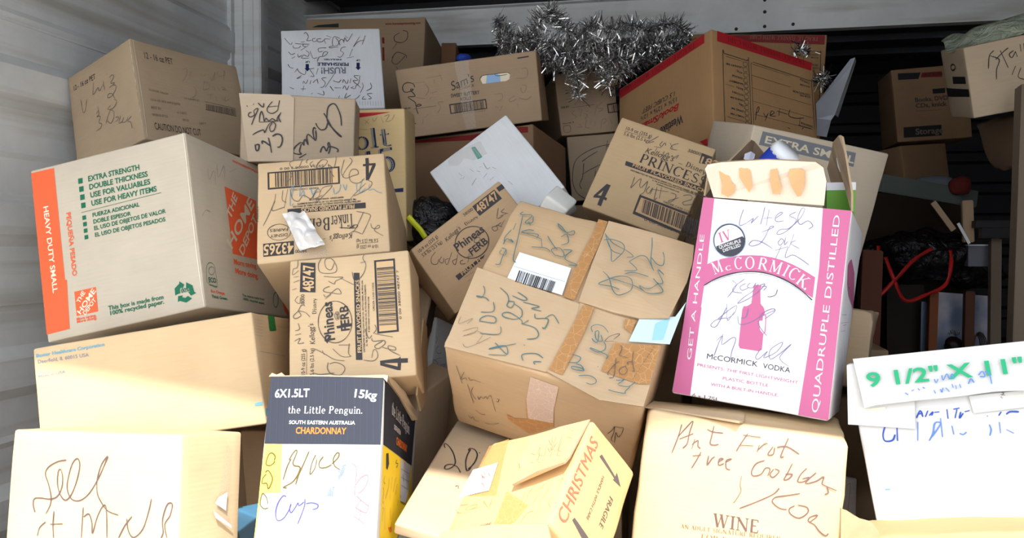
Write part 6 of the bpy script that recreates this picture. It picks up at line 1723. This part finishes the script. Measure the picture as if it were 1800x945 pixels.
# --- crumpled clear tape stuck on the upside-down fruit snack carton
FILM=flat('crumpled_film',(226,224,224),.22,0,.7)
fm=FILM.node_tree.nodes['Principled BSDF']; fm.inputs['Alpha'].default_value=.78
o=sheet('crumpled_tape',[(-0.663,1.364,1.507),(-0.627,1.368,1.511),(-0.583,1.350,1.455),(-0.623,1.341,1.447)],22,.009,42,FILM,seed=3,bow=.008); tag(o,'crumpled clear tape stuck to the front of the upside-down fruit snack carton','tape')
# --- tinsel
def tinselmat():
    m,nt,p=newmat('tinsel_foil'); p.inputs['Metallic'].default_value=1; p.inputs['Roughness'].default_value=.22
    oi=N(nt,'ShaderNodeNewGeometry'); r=N(nt,'ShaderNodeMapRange'); r.inputs[3].default_value=.35; r.inputs[4].default_value=.95
    nt.links.new(oi.outputs['Random Per Island'],r.inputs[0]); nt.links.new(r.outputs[0],p.inputs['Base Color']); return m
TIN=tinselmat()
def tinsel(name,paths,per_m,ln_,label,seed):
    rs=random.Random(seed); vs=[];fs=[]; core=MB()
    for path in paths:
        P=[V(p) for p in path]
        for i in range(len(P)-1):
            p0=P[max(0,i-1)];p1=P[i];p2=P[i+1];p3=P[min(len(P)-1,i+2)]
            L=(p2-p1).length; k=int(per_m*L)
            for j in range(k):
                t=rs.random(); c=.5*((2*p1)+(p2-p0)*t+(2*p0-5*p1+4*p2-p3)*t*t+(3*p1-p0-3*p2+p3)*t**3)
                d=V((rs.gauss(0,1),rs.gauss(0,1),rs.gauss(0,1))).normalized()
                ax=(p2-p1).normalized(); d=(d-ax*d.dot(ax)*.6).normalized()
                l=ln_*rs.uniform(.5,1.15); w=rs.uniform(.0006,.0013)
                s=d.cross(V((rs.gauss(0,1),rs.gauss(0,1),rs.gauss(0,1)))).normalized()*w
                bend=V((rs.gauss(0,1),rs.gauss(0,1),rs.gauss(0,1)-.4))*l*.16
                b=len(vs); a=c; mid=c+d*l*.55+bend*.4; e=c+d*l+bend
                vs+=[a-s,a+s,mid-s,mid+s,e-s*.8,e+s*.8]; fs+=[(b,b+1,b+3,b+2),(b+2,b+3,b+5,b+4)]
    c=sum((V(p) for p in paths[0]),V())/len(paths[0])
    t=thing(name,label,'tinsel',c)
    o=obj('foil_strands',vs,fs,TIN,t,c); o['kind']='stuff'
    cu=MB()
    for path in paths:
        for a,b in zip(path,path[1:]): rod(cu,a,b,.0012,.0012,5)
    w_=cu.build('wire_core',[flat('wire_dark',(70,70,74),.4,.8)],t,c); w_['kind']='stuff'
    return t
tinsel('tinsel_garland',[[(-0.515,2.381,2.091),(-0.471,2.389,2.050),(-0.425,2.398,2.047),(-0.381,2.408,2.104),(-0.356,2.423,2.113),(-0.331,2.417,2.069),(-0.284,2.425,2.041),(-0.253,2.432,2.079),(-0.198,2.443,2.063),(-0.145,2.474,2.081),(-0.098,2.504,2.073),(-0.059,2.522,2.092),(-0.011,2.542,2.088),(0.010,2.545,2.049)],
 [(-0.506,2.361,2.036),(-0.456,2.350,2.012),(-0.406,2.381,2.036),(-0.348,2.371,2.006),(-0.297,2.402,2.014),(-0.235,2.414,2.020),(-0.174,2.446,2.012),(-0.113,2.479,2.029),(-0.050,2.512,2.037),(0.005,2.544,2.042)],
 [(-0.409,2.400,1.990),(-0.342,2.330,1.956),(-0.289,2.341,1.963),(-0.229,2.353,1.950),(-0.171,2.405,1.971),(-0.120,2.456,1.977),(-0.066,2.508,2.008),(-0.019,2.538,2.019)],
 [(-0.498,2.362,2.007),(-0.436,2.415,2.004),(-0.370,2.407,1.993),(-0.307,2.358,1.986),(-0.248,2.390,1.987),(-0.188,2.423,1.995),(-0.128,2.465,2.001)],
 [(-0.363,2.316,1.939),(-0.300,2.307,1.929),(-0.278,2.301,1.905),(-0.275,2.301,1.872),(-0.272,2.301,1.851)],[(-0.242,2.329,1.946),(-0.202,2.327,1.926),(-0.205,2.325,1.898),(-0.193,2.327,1.883)],[(-0.208,2.325,1.901),(-0.168,2.354,1.927),(-0.139,2.390,1.945)]],3600,.033,'long silver tinsel garland heaped above the bread roll cartons under the roof beam',5)
tinsel('tinsel_tuft',[[(0.304,2.561,2.004),(0.325,2.545,2.009),(0.347,2.549,2.002)],[(0.317,2.554,2.011),(0.328,2.546,2.021)]],2200,.032,'small silver tinsel tuft on the dark red fragile band','x',) if 0 else tinsel('tinsel_tuft',[[(0.304,2.561,2.004),(0.325,2.545,2.009),(0.347,2.549,2.002)],[(0.317,2.554,2.011),(0.328,2.546,2.021)]],2200,.030,'small silver tinsel tuft against the dark red fragile band, right of the long garland',8)
tinsel('tinsel_tuft',[[(0.339,2.423,1.896),(0.357,2.406,1.901),(0.375,2.409,1.904)],[(0.353,2.415,1.885),(0.366,2.408,1.910)]],2200,.028,'lowest silver tinsel tuft, at the right edge of the corner-on moving carton',9)
# --- sheet metal trim piece
SM=metal('sheet_trim',(186,190,200),.45,.3,.05)
t=thing('metal_trim_strip','bent grey sheet metal strip leaning behind the corner-on moving carton','metal strip',(0.372,2.487,1.764))
slab('wide_side',[(0.454,2.549,1.976),(0.465,2.541,1.978),(0.457,2.539,1.955),(0.406,2.495,1.816),(0.396,2.493,1.801),(0.359,2.496,1.807),(0.358,2.507,1.849)],.002,[SM],t,t.location)
slab('narrow_side',[(0.465,2.541,1.978),(0.474,2.573,1.974),(0.418,2.518,1.812),(0.406,2.495,1.816),(0.457,2.539,1.955)],.002,[SM],t,t.location)
slab('foot',[(0.359,2.496,1.807),(0.396,2.493,1.801),(0.381,2.468,1.753),(0.356,2.474,1.758)],.002,[SM],t,t.location)
# --- plastic bags
def plastic(n,rgb,rough=.28):
    m,nt,p=newmat(n); L=nt.links.new; p.inputs['Base Color'].default_value=lin(*rgb); p.inputs['Roughness'].default_value=rough
    tc=N(nt,'ShaderNodeTexCoord'); n1=N(nt,'ShaderNodeTexNoise',Scale=26.,Detail=5.,Distortion=1.6); L(tc.outputs['Object'],n1.inputs['Vector'])
    b=N(nt,'ShaderNodeBump',Strength=.9,Distance=.02); L(n1.outputs[0],b.inputs['Height']); L(b.outputs[0],p.inputs['Normal']); return m
BLK=plastic('bag_black',(16,16,20)); YEL=flat('tie_yellow',(210,214,40),.4); RED=flat('tie_red',(200,44,40),.35)
t=thing('garbage_bag','black garbage bag with a yellow tie, left of the tilted white parcel','bag',(-0.561,1.867,1.459))
blob('bag',(-0.561,1.868,1.505),(.066,.04,.066),BLK,2,14,.4,t).location=V((0,0,0))
ribbon('tie',[(-0.580,1.784,1.520),(-0.568,1.786,1.506),(-0.555,1.788,1.492),(-0.543,1.790,1.474)],.012,YEL,t,V((0,0,0)))
for ch in t.children: ch.matrix_parent_inverse=Matrix.Translation(-t.location)
t=thing('garbage_bag','black garbage bag with red drawstring ties in the dark at right','bag',(0.732,2.895,1.338))
blob('bag',(0.734,2.918,1.430),(.16,.11,.08),BLK,6,9,.4,t); blob('bag_bulge',(0.920,3.086,1.388),(.11,.08,.075),BLK,8,11,.4,t)
zD=lambda:0
ribbon('tie',[(0.575,2.754,1.459),(0.569,2.731,1.396),(0.556,2.716,1.304),(0.613,2.719,1.356),(0.669,2.741,1.415),(0.734,2.786,1.452)],.011,RED,t,twist=.5)
ribbon('tie',[(0.594,2.747,1.425),(0.614,2.724,1.356),(0.647,2.734,1.297),(0.703,2.746,1.312),(0.767,2.769,1.344),(0.786,2.785,1.406),(0.792,2.817,1.447)],.011,RED,t,twist=.5)
for ch in t.children: ch.matrix_parent_inverse=Matrix.Translation(-t.location)
CLR=plastic('bag_clear',(150,158,140),.35)
o=sheet('plastic_bag',[(0.635,2.350,1.968),(0.803,2.190,1.990),(0.795,2.136,1.941),(0.620,2.234,1.912)],26,.012,16,CLR,seed=9,bow=.02); tag(o,'crumpled greenish plastic bag lying on the tan carton at the right edge','bag')
o=blob('blue_bundle',(-0.584,2.283,1.963),(.02,.03,.0135),flat('cloth_blue',(40,70,170),.6),4,20,.3); tag(o,'small blue bundle behind the bread roll carton with the hand hole','bundle')
# --- dim clutter at the right
def wood(n,rgb): return cardboard(n,rgb,'v',.6,.22,.1,0)
DK=wood('wood_dark',(98,52,32)); OR=wood('wood_orange',(150,76,36)); GY=wood('wood_grey',(122,104,86)); BRN=wood('wood_brown',(112,78,56))
plank('shelf_board',(0.545,2.610,1.637),(0.868,2.846,1.600),.05,.02,wood('board_green',(92,102,96)),'grey-green board lying across the dark clutter at right','board')
plank('wooden_post',(0.705,2.030,1.202),(0.730,2.069,1.805),.03,.04,GY,'tall slanted weathered post at the right edge, its top reaching the tan carton','post',None,True)
plank('wooden_post',(0.866,2.661,1.123),(0.903,2.779,1.479),.028,.028,GY,'short grey wooden post left of the tall slanted weathered post','post',None,True)
plank('wooden_post',(0.732,2.786,1.069),(0.745,2.815,1.321),.024,.03,OR,'orange-brown wooden post below the black bag with red ties','post',None,True)
plank('wooden_post',(0.834,2.786,1.072),(0.845,2.815,1.322),.026,.03,DK,'dark red-brown post right of the orange-brown post','post',None,True)
plank('metal_tube',(0.724,2.846,1.060),(0.730,2.862,1.287),.016,.016,flat('tube_grey',(90,100,120),.4,.6),'thin blue-grey metal tube left of the orange-brown post','tube',None,True)
plank('cabinet_panel',(0.509,2.559,1.095),(0.529,2.612,1.445),.055,.02,wood('wood_cab',(112,54,30)),'red-brown wooden panel behind the beige EXTRA SMALL carton','panel',None,True)
plank('cabinet_panel',(0.694,2.931,1.047),(0.693,2.938,1.336),.11,.02,wood('wood_cab2',(40,26,20)),'dark wooden panel left of the picture, behind the posts','panel',None,True)
t=thing('framed_picture','pale blue-grey picture behind the posts at lower right','picture',(0.871,2.967,1.083))
pm,pnt,pp=newmat('picture_print'); tc=N(pnt,'ShaderNodeTexCoord'); nz=N(pnt,'ShaderNodeTexNoise',Scale=9.,Detail=3.); cr=N(pnt,'ShaderNodeValToRGB'); cr.color_ramp.elements[0].color=lin(120,140,170); cr.color_ramp.elements[1].color=lin(190,180,190); cr.color_ramp.elements[0].position=.4; cr.color_ramp.elements[1].position=.62
pnt.links.new(tc.outputs['Object'],nz.inputs['Vector']); pnt.links.new(nz.outputs[0],cr.inputs[0]); pnt.links.new(cr.outputs[0],pp.inputs['Base Color']); pp.inputs['Roughness'].default_value=.4
slab('print',[(0.781,2.955,1.314),(0.942,2.956,1.302),(0.929,2.906,1.057),(0.774,2.917,1.051)],.01,[pm],t,t.location)
t=thing('wire_basket','dark coil of wire in front of the pale picture, beside the dark red-brown post','wire',(0.884,2.839,1.148))
m=MB()
for k in range(5):
    pts=[V((0.884,2.839,1.176))+V(((.022-.003*k)*math.cos(a),.006*k,-.04+(.062-.003*k)*math.sin(a))) for a in [i*math.pi/8 for i in range(17)]]
    mm=MB()
    for a,b in zip(pts,pts[1:]): rod(mm,a,b,.0016,.0016,5)
    mm.build('coil',[flat('wire_brown',(70,50,44),.4,.6)],t,t.location)
t=thing('doll','dark-haired doll head with a small silver crown, in front of the pale picture','doll',(0.816,2.844,1.098))
blob('hair',(0.812,2.845,1.157),(.027,.024,.027),flat('hair_dark',(34,20,18),.5),3,20,.3,t).matrix_parent_inverse=Matrix.Translation(-t.location)
cm=MB()
for k in range(7):
    a=V((0.794,2.822,1.190))+V((k*.0042,0,.003*math.sin(k*1.05))); rod(cm,a,a+V(((k-3)*.001,0,.008+.006*math.sin(k*math.pi/6))),.0013,.0008,5)
dm=MB(); rod(dm,(0.813,2.843,1.071),(0.812,2.845,1.136),.03,.012,14); dm.build('dress',[flat('doll_dress',(120,90,100),.7)],t,t.location,True)
crn=cm.build('crown',[flat('silver',(200,200,205),.25,1)],t,t.location); crn['kind']='stuff'
t=thing('paint_tray','black plastic paint tray left of the tall slanted post','tray',(0.884,2.725,1.511))
m=MB(); m.box((-.055,-.02,0),(.055,.02,.02)); m.build('rim',[flat('tray_black',(26,26,30),.4)],t)
m=MB(); m.box((-.038,-.015,-.03),(.042,.015,0)); m.build('pan',[flat('tray_black',(26,26,30),.4)],t)
t=thing('grey_case','small grey case with a pale top edge, left of the short grey post','case',(0.874,2.822,1.397))
m=MB(); m.box((-.03,0,0),(.028,.04,.062)); m.build('side',[flat('case_grey',(110,112,122),.5)],t)
m=MB(); m.box((-.031,-.001,.062),(.029,.041,.066)); m.build('rim',[WHITE],t)
plank('cardboard_strip',(0.709,2.692,1.585),(0.768,2.702,1.504),.016,.006,KR,'brown cardboard strip slanting below the grey-green board','cardboard')
plank('cardboard_strip',(0.825,2.776,1.593),(0.829,2.774,1.469),.03,.02,KR,'upright brown cardboard strip under the right end of the grey-green board','cardboard')
plank('paper_strip',(0.793,2.748,1.525),(0.826,2.753,1.465),.008,.002,WHITE,'white paper strip left of the upright brown cardboard strip','paper')
o=blob('red_cloth',(0.802,2.752,1.635),(.03,.02,.03),flat('cloth_red',(84,24,20),.9),6,16,.4); tag(o,'dark red cloth bundle above the grey-green board','cloth')
o=blob('grey_cloth',(0.732,2.780,1.645),(.06,.02,.022),flat('cloth_grey',(86,90,98),.8),7,12,.4); tag(o,'grey cloth lying behind the grey-green board','cloth')
# --- plain cartons buried under the pile

def prop(x0,x1,y0,y1,top,n,what,rgb=(150,120,88)):
    for i in range(n):
        z0,z1=top*i/n+(.0 if i==0 else .001),top*(i+1)/n
        C={('%d%d%d'%(i_,j,k)):((x0,x1)[i_],(y0,y1)[j],(z0,z1)[k]) for i_ in(0,1) for j in(0,1) for k in(0,1)}
        lv='' if n==1 else ('lower ' if i==0 else 'upper ')
        carton('prop_','cardboard_box',lv+'plain carton buried under the '+what,'box',rgb,'u',group='plain cartons buried under the pile',C=C)
DB=(62,46,36)  # darker copy of the carton tan, rear shade put into its colour
for a in ((-1.3,-.775,.95,1.21,.885,1,'carton with large cursive scrawl'),(-.765,-.645,1.22,1.48,.905,1,'blue and green wrapped box'),(-.635,-.385,1.02,1.46,.845,1,'black and white wine carton'),(-.375,-.1,.95,1.3,.985,1,'carton marked CHRISTMAS'),(-.09,.2,1.24,1.46,.84,1,'sunlit WINE carton'),(.21,.9,1.06,1.40,.98,1,'torn carton at bottom right'),(.21,.5,1.42,1.58,.945,1,'white box with gold border'),
 (-1.2,-.8,1.5,1.82,1.09,1,'orange-striped moving carton'),(-.37,-.1,1.48,1.66,1.02,1,'battered shipping carton'),(-.6,-.4,1.49,1.72,.95,1,'plain tan carton beside the wine carton'),(-.72,-.24,1.78,2.0,1.39,2,'tilted white taped parcel'),(-.2,.0,1.78,2.03,1.32,2,'carton with Matt See'),(.02,.42,1.9,2.1,1.24,2,'EXTRA SMALL carton'),(.2,.38,1.62,1.76,1.185,1,'small carton with crumpled corner'),
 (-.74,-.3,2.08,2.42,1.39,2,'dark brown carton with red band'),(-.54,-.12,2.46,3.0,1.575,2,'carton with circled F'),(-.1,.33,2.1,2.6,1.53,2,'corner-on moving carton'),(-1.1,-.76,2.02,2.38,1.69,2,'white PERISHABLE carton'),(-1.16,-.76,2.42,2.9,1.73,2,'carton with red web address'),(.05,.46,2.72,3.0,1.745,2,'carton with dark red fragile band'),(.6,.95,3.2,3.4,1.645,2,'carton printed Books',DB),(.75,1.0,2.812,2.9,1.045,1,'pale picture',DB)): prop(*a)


flush_text()
for D in ALLD: D.finish()
